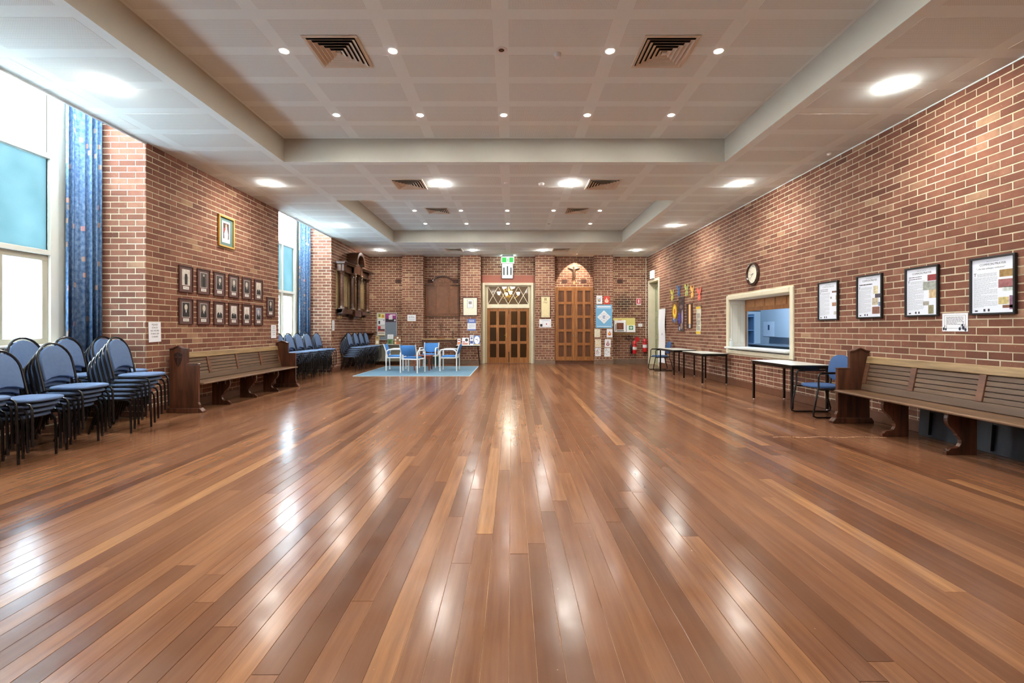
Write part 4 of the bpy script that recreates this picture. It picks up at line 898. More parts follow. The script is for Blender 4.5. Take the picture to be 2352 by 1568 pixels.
m.tube([(0, 1.72, .17), (.01, 1.85, .2), (-.01, 1.95, .18), (0, 2.03, .15)], [.04, .05, .035, .012], 10).sphere((0, 1.90, .21), .045)
m.build('scroll_carving', mat('carved_silver', (186, 178, 160), .4, .2, var=.2, scale=20), t, smooth=True)
for s in (-1, 1):
    m = MB()
    for k in range(7): m.sphere((s*.31+.02*math.sin(k*2), 1.36-k*.055, .275), .03-.002*k)
    m.build('carved_drop', mat('carved_brown', (140, 112, 84), .45), t, smooth=True)
    for x in ((-1.2, -1.05) if s < 0 else (.95,)): box(x, x+.07, -.06, .02, .0, .08).build('wedge', 'pale_wood', t)

# ---- back wall pieces; helper for pixel-measured rectangles on a plane
def rect(x0, x1, y0, y1, Y):
    a, zt = bw(x0, y0, Y); b, zb = bw(x1, y1, Y); return (a+b)/2, zb, b-a, zt-zb
# triple-panelled wooden board with arched top
cx, zb, w_, h_ = rect(976, 1055.5, 633, 726, 16.93)
t = hung('panelled_board', 'brown wooden triptych board with arched centre between brick pilasters', 'wooden board', 'B', cx, zb, None, .006)
ho = 1.19; a = w_/2
top = [(-a, 0), (-a, ho-.02), (-a+.10, ho-.02), (-a+.16, ho+.03), (-.32, ho+.04)] + [(-.36*math.cos(PI*k/10), ho+.12+.19*math.sin(PI*k/10)) for k in range(11)] + [(.32, ho+.04), (a-.16, ho+.03), (a-.10, ho-.02), (a, ho-.02), (a, 0)]
MB().prism(top, 0, .035, 'XY').build('board', 'reredos', t)
border(-a, a, 0, ho-.02, .05, .0352, .055).build('frame', 'reredos', t, bevel=.004)
for (x0, x1, z1) in ((-a+.06, -.27, ho-.2), (-.22, .22, ho+.06), (.27, a-.06, ho-.2)):
    p = card('panel', x0, x1, .10, z1, .0353, .043, mat('panel_brown', (112, 72, 47), .4, var=.2, scale=6), t); border(x0-.02, x1+.02, .08, z1+.02, .022, .0352, .05).build('moulding', 'reredos', p, bevel=.003)
for x in (-.26, .26): card('pilaster_strip', x-.022, x+.022, .055, ho+.08, .0352, .06, 'reredos', t, .003)
tp = [(-.37*math.cos(PI*k/12), ho+.12+.20*math.sin(PI*k/12)) for k in range(13)]; tq = [(-.32*math.cos(PI*k/12), ho+.11+.16*math.sin(PI*k/12)) for k in range(13)]; MB().prism(tp+tq[::-1], .0352, .085, 'XY').build('crest', 'case_dark', t, bevel=.004)
for s in (-1, 1): card('ledge', min(s*.34, s*(a+.03)), max(s*.34, s*(a+.03)), ho-.045, ho-.015, .0561, .09, 'case_dark', t, .004)
# framed pictures and papers
def framed(name, lb, r, m_, fw=.022, side='P', inner='ivory'):
    cx, zb, w, h = r; t = hung(name, lb, 'picture', side, cx, zb, None, .006); frame(t, w, h, fw, m_, .022, inner); return t, w, h
t, w, h = framed('framed_picture', 'dark-framed picture with wide cream mount left of the entrance doors', rect(1063, 1097, 682.3, 725, YP), 'frame_brown')
border(-.105, .105, h*.42, h*.86, .008, .008, .0095).build('window_mount', 'frame_brown', t); p = card('print', -.095, .095, h*.43, h*.85, .0081, .009, 'paper', t); card('church_drawing', -.06, .06, h*.62, h*.78, .0091, .0096, mat('sketch', (150, 146, 138), .8, var=.4, scale=40), p); textlines(p, -.07, .07, h*.47, h*.57, 4, .0092)
t, w, h = framed('framed_picture', 'tall narrow framed cream document right of the entrance doors', rect(1241.4, 1264.2, 679.3, 730, YP), 'frame_brown', .02, 'P', mat('parchment', (222, 208, 164), .7, var=.06))
border(-w*.38, w*.38, h*.08, h*.92, .004, .008, .009).build('ruled_border', 'frame_brown', t); card('emblem', -.05, .05, h*.78, h*.90, .0081, .0088, mat('emblem', (170, 150, 110), .7, var=.4, scale=50), t); text('Mel', .10, mat('sepia', (120, 96, 62), .7), t, 0, h*.70, .0085)
def sheet(name, lb, cat, r, side='P', m_='paper', th=.003, group=None, rot=0.):
    cx, zb, w, h = r; t = hung(name, lb, cat, side, cx, zb, group, .006); t.rotation_euler.rotate_axis('Z', rot); card('sheet', -w/2, w/2, 0, h, 0, th, m_, t); return t, w, h
t, w, h = sheet('paper_notice', 'white printed notice on the brick pilaster between noticeboard and wooden board', 'notice', rect(935.9, 955.2, 723, 737, YP)); text('B.SPSA', .075, 'ink', t, 0, h*.62, .0031); textlines(t, -w*.38, w*.38, h*.15, h*.35, 2, .0031)
t, w, h = sheet('poster', 'blue-headed poster under the cream-mounted picture', 'poster', rect(1073.6, 1093, 732, 759, YP)); p = card('heading', -w/2, w/2, h*.63, h, .0031, .0036, mat('royal_blue', (92, 112, 178), .6), t); card('footer', -w/2, w/2, 0, h*.12, .0031, .0036, 'royal_blue', t); textlines(p, -w*.3, w*.3, h*.74, h*.92, 2, .0037, 'paper', .5); textlines(t, -w*.38, w*.38, h*.2, h*.56, 7, .0031)
t, w, h = sheet('evacuation_plan', 'small white floor-plan notice under the tall framed document', 'notice', rect(1238.8, 1265.8, 732.9, 751.8, YP)); card('legend', -w*.44, -w*.24, h*.1, h*.42, .0031, .0036, 'ink', t); border(-w*.2, w*.42, h*.12, h*.8, .006, .0031, .0036).build('plan_outline', 'grey_ink', t); textlines(t, -w*.4, w*.4, h*.84, h*.93, 1, .0031, mat('plan_blue', (80, 110, 170), .7)); MB().prism(ellipse(w*.1, h*.42, .02, .03, 10), .0037, .004, 'XY').build('you_are_here', 'red', t)
# children's drawings and poster on the right-hand pilaster
def drawing(lb, r, cols, seed, m_='paper', rot=0., flame=None):
    t, w, h = sheet('drawing', lb, 'drawing', r, 'P', m_, .002, 'drawings on the pilaster', rot); rn = random.Random(seed)
    for k, c in enumerate(cols):
        b = MB()
        for j in range(7):
            x, y = rn.uniform(-.36, .36)*w, rn.uniform(.12, .88)*h; dx, dy = rn.uniform(-.1, .1)*w, rn.uniform(.04, .12)*h; b.prism([(x-.008, y), (x+.008, y), (x+dx+.006, y+dy), (x+dx-.006, y+dy)], .0021+.0002*k, .0023+.0002*k, 'XY')
        b.build('crayon_marks', mat('crayon_%d_%d_%d' % c, c, .8), t)
    if flame:
        for k, (c, s) in enumerate(flame):
            pts = [(0, .08), (.22, .12), (.34, .32), (.27, .5), (.16, .6), (.1, .78), (.0, .95), (-.06, .74), (-.2, .58), (-.33, .38), (-.26, .16)]; MB().prism([(x*w*s, h*.48+(y-.48)*h*s*.85) for x, y in pts], .003+.0003*k, .0032+.0003*k, 'XY').build('flame', mat('flame_%d_%d_%d' % c, c, .8), t)
OR, YE, RD, BU, GN, BK = (226, 130, 40), (232, 200, 70), (190, 50, 44), (70, 120, 190), (110, 160, 90), (60, 60, 64)
drawing('white crayon drawing with blue and yellow bird, top left of the pilaster', rect(1369.8, 1383.1, 678.8, 697.6, YP), (YE, BU, BK), 1, flame=((BU, .7), (YE, .4)))
drawing('red sheet with a white flame shape, top right of the pilaster', rect(1386.3, 1400, 680, 698, YP), (), 2, mat('red_card', (208, 74, 60), .8), 0, (((236, 226, 214), .95), (OR, .5), ((236, 226, 214), .25)))
drawing('pale pencil drawing directly below the blue poster, left', rect(1365.3, 1378.3, 755.5, 774, YP), ((176, 176, 168), (200, 190, 160)), 3, 'ivory')
drawing('white drawing with an orange and red flame below the blue poster, right', rect(1393.5, 1406.5, 755.5, 774.3, YP), (), 4, 'paper', 0, ((RD, .8), (OR, .6), (YE, .3)))
drawing('cream drawing with orange flames along its foot, middle left', rect(1366.8, 1380.4, 778.5, 797, YP), (YE, OR, (170, 170, 160)), 5, 'ivory')
drawing('white drawing with a dark red swirling flame, middle right', rect(1389, 1402.5, 778.8, 797, YP), (), 6, 'paper', -.02, (((150, 40, 50), .9), ((232, 235, 240), .55), ((150, 40, 50), .3)))
drawing('busy multicoloured crayon drawing, bottom left of the pilaster', rect(1367, 1380, 798.7, 817.5, YP), (BU, BK, GN, RD, OR), 7)
drawing('faint green and grey crayon drawing, bottom right of the pilaster', rect(1388, 1401.3, 799, 818.5, YP), ((150, 170, 150), (120, 120, 120)), 8)
t, w, h = sheet('poster', 'light blue poster with four white diamonds on the brick pilaster', 'poster', rect(1368.3, 1406, 700, 752.7, YP), 'P', 'poster_blue', .006); cy = h*.47; d = w*.2
card('heading', -w*.42, w*.42, h*.90, h*.95, .0061, .0066, 'paper', t); textlines(t, -w*.42, w*.42, h*.84, h*.89, 1, .0061, 'paper', .4); textlines(t, -w*.42, w*.42, h*.04, h*.09, 1, .0061, 'paper', .5)
for dx, dy in ((0, 1), (0, -1), (1, 0), (-1, 0)):
    q = [(dx*d*1.06, cy+dy*d*1.06+d), (dx*d*1.06+d, cy+dy*d*1.06), (dx*d*1.06, cy+dy*d*1.06-d), (dx*d*1.06-d, cy+dy*d*1.06)]; p = MB().prism(q, .0061, .0066, 'XY').build('diamond', 'paper', t); textlines(p, dx*d*1.06-d*.4, dx*d*1.06+d*.4, cy+dy*d*1.06-d*.3, cy+dy*d*1.06+d*.3, 4, .0067, 'grey_ink', .25)
MB().prism(ellipse(0, cy, .045, .06, 14)+ellipse(0, cy, .022, .036, 14)[::-1], .0067, .007, 'XY').build('emblem', 'royal_blue', t)
# air bricks
for k, (px, lb) in enumerate(((914.6, 'dark air brick right of the ornate case'), (989, 'dark air brick above left of the triptych board'), (1046, 'dark air brick above right of the triptych board'), (1296.5, 'air brick left of the crucifix'), (1340.5, 'air brick right of the crucifix'), (1424, 'dark air brick above the fire equipment'))):
    x, z = bw(px, 650.2, YB); t = hung('air_brick', lb, 'air vent', 'B', x, z, 'air bricks on the back wall', .004); border(-.105, .105, 0, .135, .014, 0, .012).build('frame', mat('air_brick', (92, 62, 52), .9), t); card('void', -.091, .091, .014, .121, 0, .003, 'dark', t)
    m = MB()
    for i in range(5): m.box(-.082+i*.037, -.066+i*.037, .014, .121, .0031, .009)
    m.box(-.091, .091, .06, .075, .0031, .0095).build('grille', 'air_brick', t)
# crucifix
cx, zb = bw(1318.2, 653.5, YB)
t = hung('crucifix', 'small crucifix lit by a spotlight above the cupboard doors', 'crucifix', 'B', cx, zb, None, .006)
card('post', -.025, .025, 0, .84, 0, .025, 'pale_wood', t, .003); card('crossbar', -.24, .24, .58, .63, .0, .024, mat('pale_cross', (232, 214, 180), .6), t, .003); card('title_board', -.045, .045, .77, .81, .0251, .029, 'pale_wood', t)
m = MB(); z0 = .055
m.tube([(0, .20, .04), (.012, .29, z0+.02), (-.008, .38, z0), (0, .44, z0), (0, .51, z0+.012), (0, .565, z0)], [.026, .036, .042, .046, .058, .05], 10)
for s in (-1, 1): m.tube([(s*.02, .56, z0), (s*.09, .575, z0), (s*.15, .60, .045), (s*.22, .62, .035)], [.03, .023, .019, .014], 8).sphere((s*.225, .622, .034), .012).tube([(s*.012, .40, z0), (s*.022, .30, z0+.025), (s*.006, .21, .045), (s*.004, .16, .05)], [.034, .028, .02, .015], 8)
m.tube([(0, .565, z0), (-.01, .60, z0+.015)], .012, 8).sphere((-.018, .625, z0+.02), .036, 10, 7, (1, 1.25, 1)); m.build('figure', mat('bronze', (74, 54, 34), .45), t, smooth=True)
m = MB().tube([(-.045, .40, z0), (0, .395, z0+.005), (.045, .40, z0)], .03, 8).tube([(.02, .40, z0+.03), (.03, .33, z0+.02)], .016, 6); m.build('loincloth', mat('bronze_dark', (40, 28, 18), .5), t, smooth=True)
# framed panel with three slots above the doors
cx, zb, w, h = rect(1152.2, 1178.8, 604.5, 640, 16.95)
t = hung('mosaic_picture', 'white framed panel with three dark upright mosaic slots above the doors', 'picture', 'B', cx, zb, None, .02); border(-w/2, w/2, 0, h, .012, 0, .03).build('frame', 'frame_brown', t); card('panel', -w/2+.012, w/2-.012, .012, h-.012, 0, .02, 'white', t)
for k, (x, hh) in enumerate(((-.13, .28), (0, .33), (.13, .28))): card('slot', x-.028, x+.028, .14, .14+hh, .0201, .024, mat('mosaic', (90, 92, 92), .4, var=.6, scale=60), t)
# ---- fire and first-aid equipment in the last bay
cx, zb, w, h = rect(1408.5, 1459.2, 730, 763, 16.97)
t = hung('backing_board', 'yellow painted board with wooden shelf behind the defibrillator cabinet', 'board', 'B', cx, zb, None, .004); card('board', -w/2, w/2, 0, h, 0, .018, 'yellow_board', t); card('shelf', -w/2, w/2, -.08, -.001, 0, .05, 'pale_wood', t, .003)
ax = lambda px: (px-1175)/FPX*16.9
t = thing('defibrillator_cabinet', 'white cabinet with window holding a defibrillator, on the yellow board', 'cabinet', (ax(1423.2), 16.972, zb+.001), 0, None, MBK)
card('body', -.225, .225, 0, .44, 0, .14, 'white', t, .012); dr = border(-.205, .205, .02, .42, .075, .1405, .155).build('door', 'white', t, bevel=.004); card('window', -.13, .13, .10, .345, .1402, .144, mat('aed_inside', (120, 74, 58), .3, var=.5, scale=12), dr); card('label', -.12, .14, .045, .075, .1551, .157, 'ink', dr); card('label', -.18, -.145, .06, .30, .1551, .1565, 'grey_ink', dr); card('alarm', -.06, .06, .4405, .46, .05, .1, 'red', t)
t = thing('first_aid_box', 'white first aid box with green cross beside the defibrillator cabinet', 'first aid box', (ax(1448.6), 16.972, zb+.001), 0, None, MBK)
card('body', -.165, .165, 0, .26, 0, .12, 'white', t, .008); p = card('green_square', -.075, .075, .095, .24, .1201, .122, 'green_sign', t); MB().box(-.05, .05, .15, .185, .1221, .123).box(-.0175, .0175, .115, .22, .1231, .124).build('cross', 'white', p)
cx, zb, w, h = rect(1465.8, 1475.5, 742.7, 750, 16.99); t = hung('switch_plate', 'small white switch plate beside the first aid box', 'switch', 'B', cx, zb, None, .004); card('plate', -w/2, w/2, 0, h, 0, .01, 'white', t, .003); card('rocker', -.015, .015, h*.3, h*.7, .0101, .014, 'white_paint', t)
cx, zb, w, h = rect(1462, 1472.2, 685, 700, 16.99); t = hung('fire_sign', 'red and white fire extinguisher location sign', 'sign', 'B', cx, zb, None, .004); card('plate', -w/2, w/2, 0, h, 0, .004, 'white', t); p = card('red_field', -w*.42, w*.42, h*.18, h*.95, .0041, .005, 'red_sign', t); MB().box(-.022, .022, h*.3, h*.78, .0051, .0058).box(-.01, .01, h*.78, h*.85, .0051, .0058).build('pictogram', 'white', p); textlines(t, -w*.4, w*.4, h*.03, h*.15, 1, .0042, 'red_sign')
def extinguisher(lb, px, y0, y1, tall, hose):
    x, zb = bw(px, y1, 16.86); t = thing('fire_extinguisher', lb, 'extinguisher', (x, 16.86, zb), 0, None); hh = tall; r = .078
    MB().lathe([(r*.9, 0), (r, .02), (r, hh*.78), (r*.8, hh*.88), (.035, hh*.93), (.03, hh*.96)], n=18).build('cylinder', 'red', t, smooth=True)
    MB().lathe([(r+.001, hh*.3), (r+.001, hh*.52)], n=18, caps=False).build('label', mat('ext_label', (226, 222, 220), .5, var=.25, scale=30), t); MB().lathe([(r+.0015, hh*.70), (r+.0015, hh*.73)], n=18, caps=False).build('band', 'black_metal', t)
    MB().box(-.02, .02, -.02, .02, hh*.95, hh*1.02).tube([(0, -.01, hh*1.0), (0, -.09, hh*1.08)], .009, 6).tube([(0, -.01, hh*.98), (0, -.1, hh*.99)], .008, 6).build('valve', 'chrome' if hose else 'brass', t)
    if hose:
        MB().tube([(-.02, 0, hh*.99), (-.07, -.01, hh*1.03), (-.115, -.01, hh*.95), (-.118, 0, hh*.75)], .011, 8).build('hose', 'black_metal', t, smooth=True); MB().lathe([(.03, hh*.02), (.042, hh*.1), (.04, hh*.6), (.016, hh*.75)], (-.118, 0, 0), 12).build('discharge_horn', 'black_metal', t, smooth=True)
    box(-.04, .04, .078, .129, hh*.5, hh*.6).build('wall_bracket', 'black_metal', t)
    return t
extinguisher('red extinguisher with black horn hanging under the defibrillator', 1457.6, 783, 812.3, .50, True)
extinguisher('red extinguisher with yellow neck hanging in the back right corner', 1481.2, 776, 808, .52, False)
x, z = bw(1463.5, 779.3, 16.97); t = hung('identification_disc', 'round red extinguisher identification disc on the bricks', 'sign', 'B', x, z, None, .004); MB().prism(ellipse(0, 0, .092, .092, 24), 0, .004, 'XY').build('disc', 'red', t); MB().prism(ellipse(0, 0, .05, .05, 20)+ellipse(0, 0, .042, .042, 20)[::-1], .0041, .005, 'XY').build('ring', 'red_sign', t)
x, z = bw(1444.3, 776, 16.95); t = hung('cable_coil', 'dark loop of hose hanging on a hook below the shelf', 'hose', 'B', x, z, None, .03); MB().tube([(.075*math.cos(a), .075*math.sin(a), 0) for a in [2*PI*i/20 for i in range(20)]], .011, 6, True).build('loop', mat('dark_hose', (58, 36, 30), .5), t, smooth=True); card('hook', -.008, .008, .06, .09, -.025, .015, 'black_metal', t)
t = thing('conduit', 'thin cream cable conduit in the back right corner', 'pipe', (4.985, 16.965, .9)); MB().tube([(0, 0, 0), (0, 0, H-.95)], .012, 8).build('pipe', 'ivory', t, smooth=True)
# ---- right wall: clock, posters, banners, paper butterflies
t = hung('wall_clock', 'round wall clock with dark wooden rim above the servery hatch', 'clock', 'R', 9.54, 2.19, None, .006); R0 = .24
def lz(prof, n=32): q = MB().lathe(prof, (0, 0, 0), n, caps=False); return MB().add([(p[0], p[1]+R0, p[2]) for p in q.v], q.f)
lz([(R0, 0), (R0, .025), (R0*.96, .05), (R0*.86, .055), (R0*.80, .035), (R0*.79, .02)]).build('rim', mat('clock_rim', (58, 34, 26), .25, spec=.6), t, smooth=True); lz([(R0*.80, .0345), (R0*.775, .0345)]).build('bezel', 'chrome', t); fc = MB().prism(ellipse(0, R0, R0*.8, R0*.8, 32), 0, .02, 'XY').build('face', 'ivory', t)
for k in range(12): a = PI/2-2*PI*k/12; text(str(k or 12), .042, 'ink', fc, R0*.63*math.cos(a), R0+R0*.63*math.sin(a), .0205)
for (mn, Ln, wd, nm) in ((8.64*30, .10, .008, 'hour_hand'), (38*6, .155, .005, 'minute_hand')):
    a = PI/2-math.radians(mn); c, s = math.cos(a), math.sin(a); MB().prism([(-s*wd-c*.02, R0+c*wd-s*.02), (s*wd-c*.02, R0-c*wd-s*.02), (c*Ln+s*wd*.4, R0+s*Ln-c*wd*.4), (c*Ln-s*wd*.4, R0+s*Ln+c*wd*.4)], .021, .0225, 'XY').build(nm, 'ink', fc)
PC = [[((118, 92, 84), .09, .22, .70, .745), ((150, 150, 150), .05, .085, .55, .60), ((196, 176, 150), .17, .215, .52, .63), ((160, 120, 100), .09, .18, .36, .45), ((190, 190, 180), .13, .19, .14, .22)],
      [((206, 196, 164), .07, .15, .55, .73), ((76, 70, 84), .10, .215, .46, .55), ((186, 176, 152), .05, .16, .30, .46), ((104, 130, 170), .16, .215, .27, .36), ((128, 84, 68), .05, .18, .10, .26)],
      [((140, 50, 52), .08, .215, .70, .82), ((150, 156, 148), .02, .215, .52, .69), ((196, 172, 132), .10, .215, .36, .52), ((160, 158, 148), .02, .10, .22, .30), ((136, 130, 96), .09, .16, .05, .22)],
      [((150, 120, 70), .07, .20, .63, .75), ((148, 92, 92), .06, .215, .45, .59), ((190, 200, 194), .10, .195, .39, .46), ((190, 176, 120), .06, .16, .17, .29), ((130, 92, 120), .165, .215, .08, .31), ((120, 76, 56), .10, .215, .105, .155)]]
TT = ([], [], [], ['"...the late unhappy confusions"'])
for k, (ya, yb, zt, lb) in enumerate(((7.509, 7.05, 2.034, 'fourth from the picture edge, next to the hatch'), (6.666, 6.212, 2.044, 'third from the picture edge, with a brown book'), (5.846, 5.392, 2.047, 'second from the picture edge, with a red book'), (5.02, 4.564, 2.045, 'nearest the picture edge, with five pictures'))):
    w, h = .457, .613; t = hung('framed_poster', 'black-framed white prayer poster %s' % lb, 'poster', 'R', (ya+yb)/2, zt-h, 'black-framed prayer posters', .006)
    border(-w/2, w/2, 0, h, .02, 0, .032).build('frame', 'black_frame', t, bevel=.002); p = card('print', -w/2+.012, w/2-.012, .012, h-.012, 0, .014, mat('poster_white', (226, 232, 242), .35), t)
    text('COMMON PRAYER', .034, 'grey_ink' if k < 1 else 'ink', p, .0, h*.865, .0142, sx=.92); textlines(p, -.06, .06, h*.905, h*.925, 1, .0142)
    if k == 3: text('"...the late unhappy confusions"', .023, 'ink', p, -.02, h*.80, .0142)
    else: textlines(p, -.18, .0+.05*(k == 1), h*.74, h*.82, 2 if k != 1 else 1, .0142, 'ink', .3)
    text('T', .05, 'ink', p, -.178, h*.70, .0142); textlines(p, -.155, .045, h*.66, h*.72, 4, .0142); textlines(p, -.19, .03 if k != 3 else .05, h*.13, h*.65, 30, .0142, 'grey_ink', .28)
    for (c, x0, x1, z0, z1) in PC[k]: card('picture', x0, x1, h*z0, h*z1, .0141, .0148, mat('pic_%d_%d_%d' % c, c, .5, var=.3, scale=40), p)
    for x, wd in ((-.18, .03), (-.09, .02), (-.045, .018)): card('logo', x, x+wd, .035, .05 if wd == .03 else .062, .0141, .0147, 'ink', p)
t = hung('paper_notice', 'small white thank-you notice with sketched flowers between the near posters', 'notice', 'R', 5.21, 1.253, None, .006); card('sheet', -.15, .15, 0, .207, 0, .004, 'paper', t); border(-.125, .125, .035, .185, .0025, .0041, .0046).build('ruled_border', 'ink', t)
textlines(t, -.10, .10, .075, .17, 7, .0042, 'ink', .35); m = MB()
for x, y, s in ((-.13, .03, 1), (-.105, .025, .8), (.06, .03, 1.1), (.10, .04, 1.2), (.125, .02, 1), (.09, .07, .8)): m.prism(ellipse(x, y, .013*s, .018*s, 8), .0047, .0052, 'XY').tube([(x, y-.02, .005), (x+.015*s, y+.045, .005)], .0015, 4)
m.build('flower_sketch', mat('navy_ink', (38, 46, 66), .8), t)
# hanging banners
def banner(lb, y0, y1, z0, z1, m_, deco):
    w, h = y0-y1, z1-z0; t = hung('banner', lb, 'banner', 'R', (y0+y1)/2, z0, 'banners on the right wall', .006)
    n = 12; vs = []; 
    for i in range(n+1):
        for x in (-w/2, w/2): vs.append((x, h*i/n, .012+.006*math.sin(i*1.1+x*3)))
    vs += [(x, y, z-.004) for x, y, z in vs]; k = 2*(n+1); fs = []
    for i in range(n): a = 2*i; fs += [(a, a+1, a+3, a+2), (k+a, k+a+2, k+a+3, k+a+1), (a, a+2, k+a+2, k+a), (a+1, k+a+1, k+a+3, a+3)]
    fs += [(0, k, k+1, 1), (2*n, 2*n+1, k+2*n+1, k+2*n)]
    MB().add(vs, fs).build('cloth', m_, t); MB().tube([(-w/2-.02, h, .012), (w/2+.02, h, .012)], .009, 6).build('rod', 'black_frame', t); deco(t, w, h)
def deco1(t, w, h):
    for k, (c, s) in enumerate((((216, 170, 40), .92), ((236, 210, 70), .7), ((222, 130, 40), .35))): MB().prism(ellipse(0, h*.55, w*.42*s, h*.36*s, 20), .0195+.001*k, .0203+.001*k, 'XY').build('applique', mat('ap_%d_%d_%d' % c, c, .9, var=.2, scale=20), t)
    for x, y, c in ((-.12, .08, (60, 96, 180)), (.1, .1, (70, 110, 190)), (0, .06, (90, 130, 170)), (-.05, .14, (180, 180, 200))): MB().prism(ellipse(x*w/.35, y*h/.7+.02, .05, .05, 10), .0195, .0205, 'XY').build('applique', mat('ap_%d_%d_%d' % c, c, .9), t)
def deco2(t, w, h):
    for (x, y, rx, ry, c) in ((-.25, .38, .2, .18, (64, 64, 160)), (.22, .42, .14, .22, (176, 150, 160)), (.05, .72, .3, .06, (120, 96, 92)), (-.1, .9, .25, .05, (90, 70, 66)), (.1, .15, .2, .1, (150, 120, 110)), (-.25, .08, .12, .06, (150, 170, 200))): MB().prism(ellipse(x*w, y*h, rx*w, ry*h, 14), .0195, .0205, 'XY').build('applique', mat('ap_%d_%d_%d' % c, c, .9, var=.2, scale=25), t)
def deco3(t, w, h):
    for (x, wd, c) in ((.12, .5, (168, 100, 50)), (.12, .26, (226, 190, 130)), (.12, .1, (250, 236, 200))): card('applique', x*w-wd*w/2, x*w+wd*w/2, .18*h, h*.98, .0195, .0215-wd*.002, mat('ap_%d_%d_%d' % c, c, .9), t)
    for i in range(9): MB().prism(ellipse((.05+.1*(i % 3))*w, (.04+.05*(i//3))*h, .02, .02, 8), .0218, .0225, 'XY').build('applique', mat('ap_l%d' % (i % 3), ((230, 230, 235), (160, 190, 230), (226, 190, 130))[i % 3], .9), t)
def deco4(t, w, h):
    card('band', -w/2, w/2, h*.9, h*.985, .0195, .0205, mat('gold_band', (222, 186, 60), .8), t); card('band', -w/2, w/2, h*.015, h*.1, .0195, .0205, 'gold_band', t); textlines(t, -w*.4, w*.4, h*.14, h*.75, 16, .0195, 'ink', .45); text('J', .1, 'ink', t, -w*.28, h*.80, .0195)
banner('brown banner with a yellow sun-like flame, nearest the side door', 14.35, 13.88, 1.44, 2.13, mat('ban1', (122, 84, 54), .9, var=.25, scale=9), deco1)
banner('longest dark banner with purple and blue shapes', 13.81, 13.36, 1.22, 2.22, mat('ban2', (70, 52, 50), .9, var=.3, scale=9), deco2)
banner('dark banner with a glowing candle-like column', 13.18, 12.76, 1.30, 1.99, mat('ban3', (62, 44, 34), .9, var=.2, scale=9), deco3)
banner('narrow cream banner with gold ends and lines of text', 12.48, 12.18, 1.14, 1.90, 'ivory', deco4)
for k, (y, z, c, c2, lb) in enumerate(((14.34, 2.347, (214, 206, 96), (196, 186, 70), 'yellow paper butterfly nearest the side door'), (13.78, 2.43, (84, 124, 176), (50, 84, 140), 'blue paper butterfly above the longest banner'), (13.16, 2.397, (206, 208, 96), (96, 140, 170), 'yellow-green and blue paper butterfly, middle of five'), (12.75, 2.313, (232, 170, 86), (230, 206, 130), 'orange paper butterfly, fourth from the side door'), (12.28, 2.216, (232, 96, 84), (236, 150, 120), 'red paper butterfly above the cream banner'))):
    t = hung('paper_butterfly', lb, 'decoration', 'R', y, z-.18, 'paper butterflies on the right wall', .008)
    mat('bf_a%d' % k, c, .8, var=.25, scale=25); mat('bf_b%d' % k, c2, .8)
    for s in (-1, 1):
        up = [(s*.006, .17), (s*.03, .26), (s*.07, .34), (s*.12, .37), (s*.145, .33), (s*.13, .26), (s*.08, .2)]; lo_ = [(s*.006, .17), (s*.07, .17), (s*.10, .12), (s*.095, .05), (s*.06, .0), (s*.03, .02), (s*.012, .08)]
        for q, nm in ((up, 'upper_wing'), (lo_, 'lower_wing')):
            wv = MB(); d = .05; n_ = len(q); vs = [(x, y_, .003+abs(x)*.12) for x, y_ in q]+[(x, y_, .001+abs(x)*.12) for x, y_ in q]; wv.add(vs, [tuple(range(n_)), tuple(range(2*n_-1, n_-1, -1))]+[(i, (i+1) % n_, n_+(i+1) % n_, n_+i) for i in range(n_)]); wg = wv.build(nm, 'bf_a%d' % k, t)
            cxm = sum(a for a, b in q)/n_; cym = sum(b for a, b in q)/n_; MB().add([(x, y_, .0035+abs(x)*.12) for x, y_ in ellipse(cxm, cym, .016, .026, 8)], [tuple(range(8))]).build('spot', 'bf_b%d' % k, wg, fix=False)
    MB().tube([(0, .05, .006), (0, .3, .006)], .006, 6).build('body', 'bf_b%d' % k, t)
# tall white paper sheet curling off the wall
t = hung('paper_banner', 'tall blank white paper sheet curling beside the green side door', 'paper sheet', 'R', 15.22, .16, None, .01); n = 14; vs = []
for i in range(n+1):
    for j in range(9):
        x = -.25+.5*j/8; vs.append((x+.008*math.sin(i*.9), 1.79*i/n, .012+.05*abs((j-6)/6)**3*(1 if j < 6 else .2)+.012*math.sin(i*.8)+.012))
q = len(vs); vs += [(x, y, z-.002) for x, y, z in vs]; fs = []
for i in range(n):
    for j in range(8): a = i*9+j; fs += [(a, a+1, a+10, a+9), (q+a, q+a+9, q+a+10, q+a+1)]
MB().add(vs, fs).build('sheet', 'white', t, smooth=True); card('tape', -.2, .2, 1.77, 1.8, .0, .022, 'white_paint', t); MB().prism(ellipse(.02, .95, .02, .03, 8), .045, .047, 'XY').build('mark', 'ink', t)
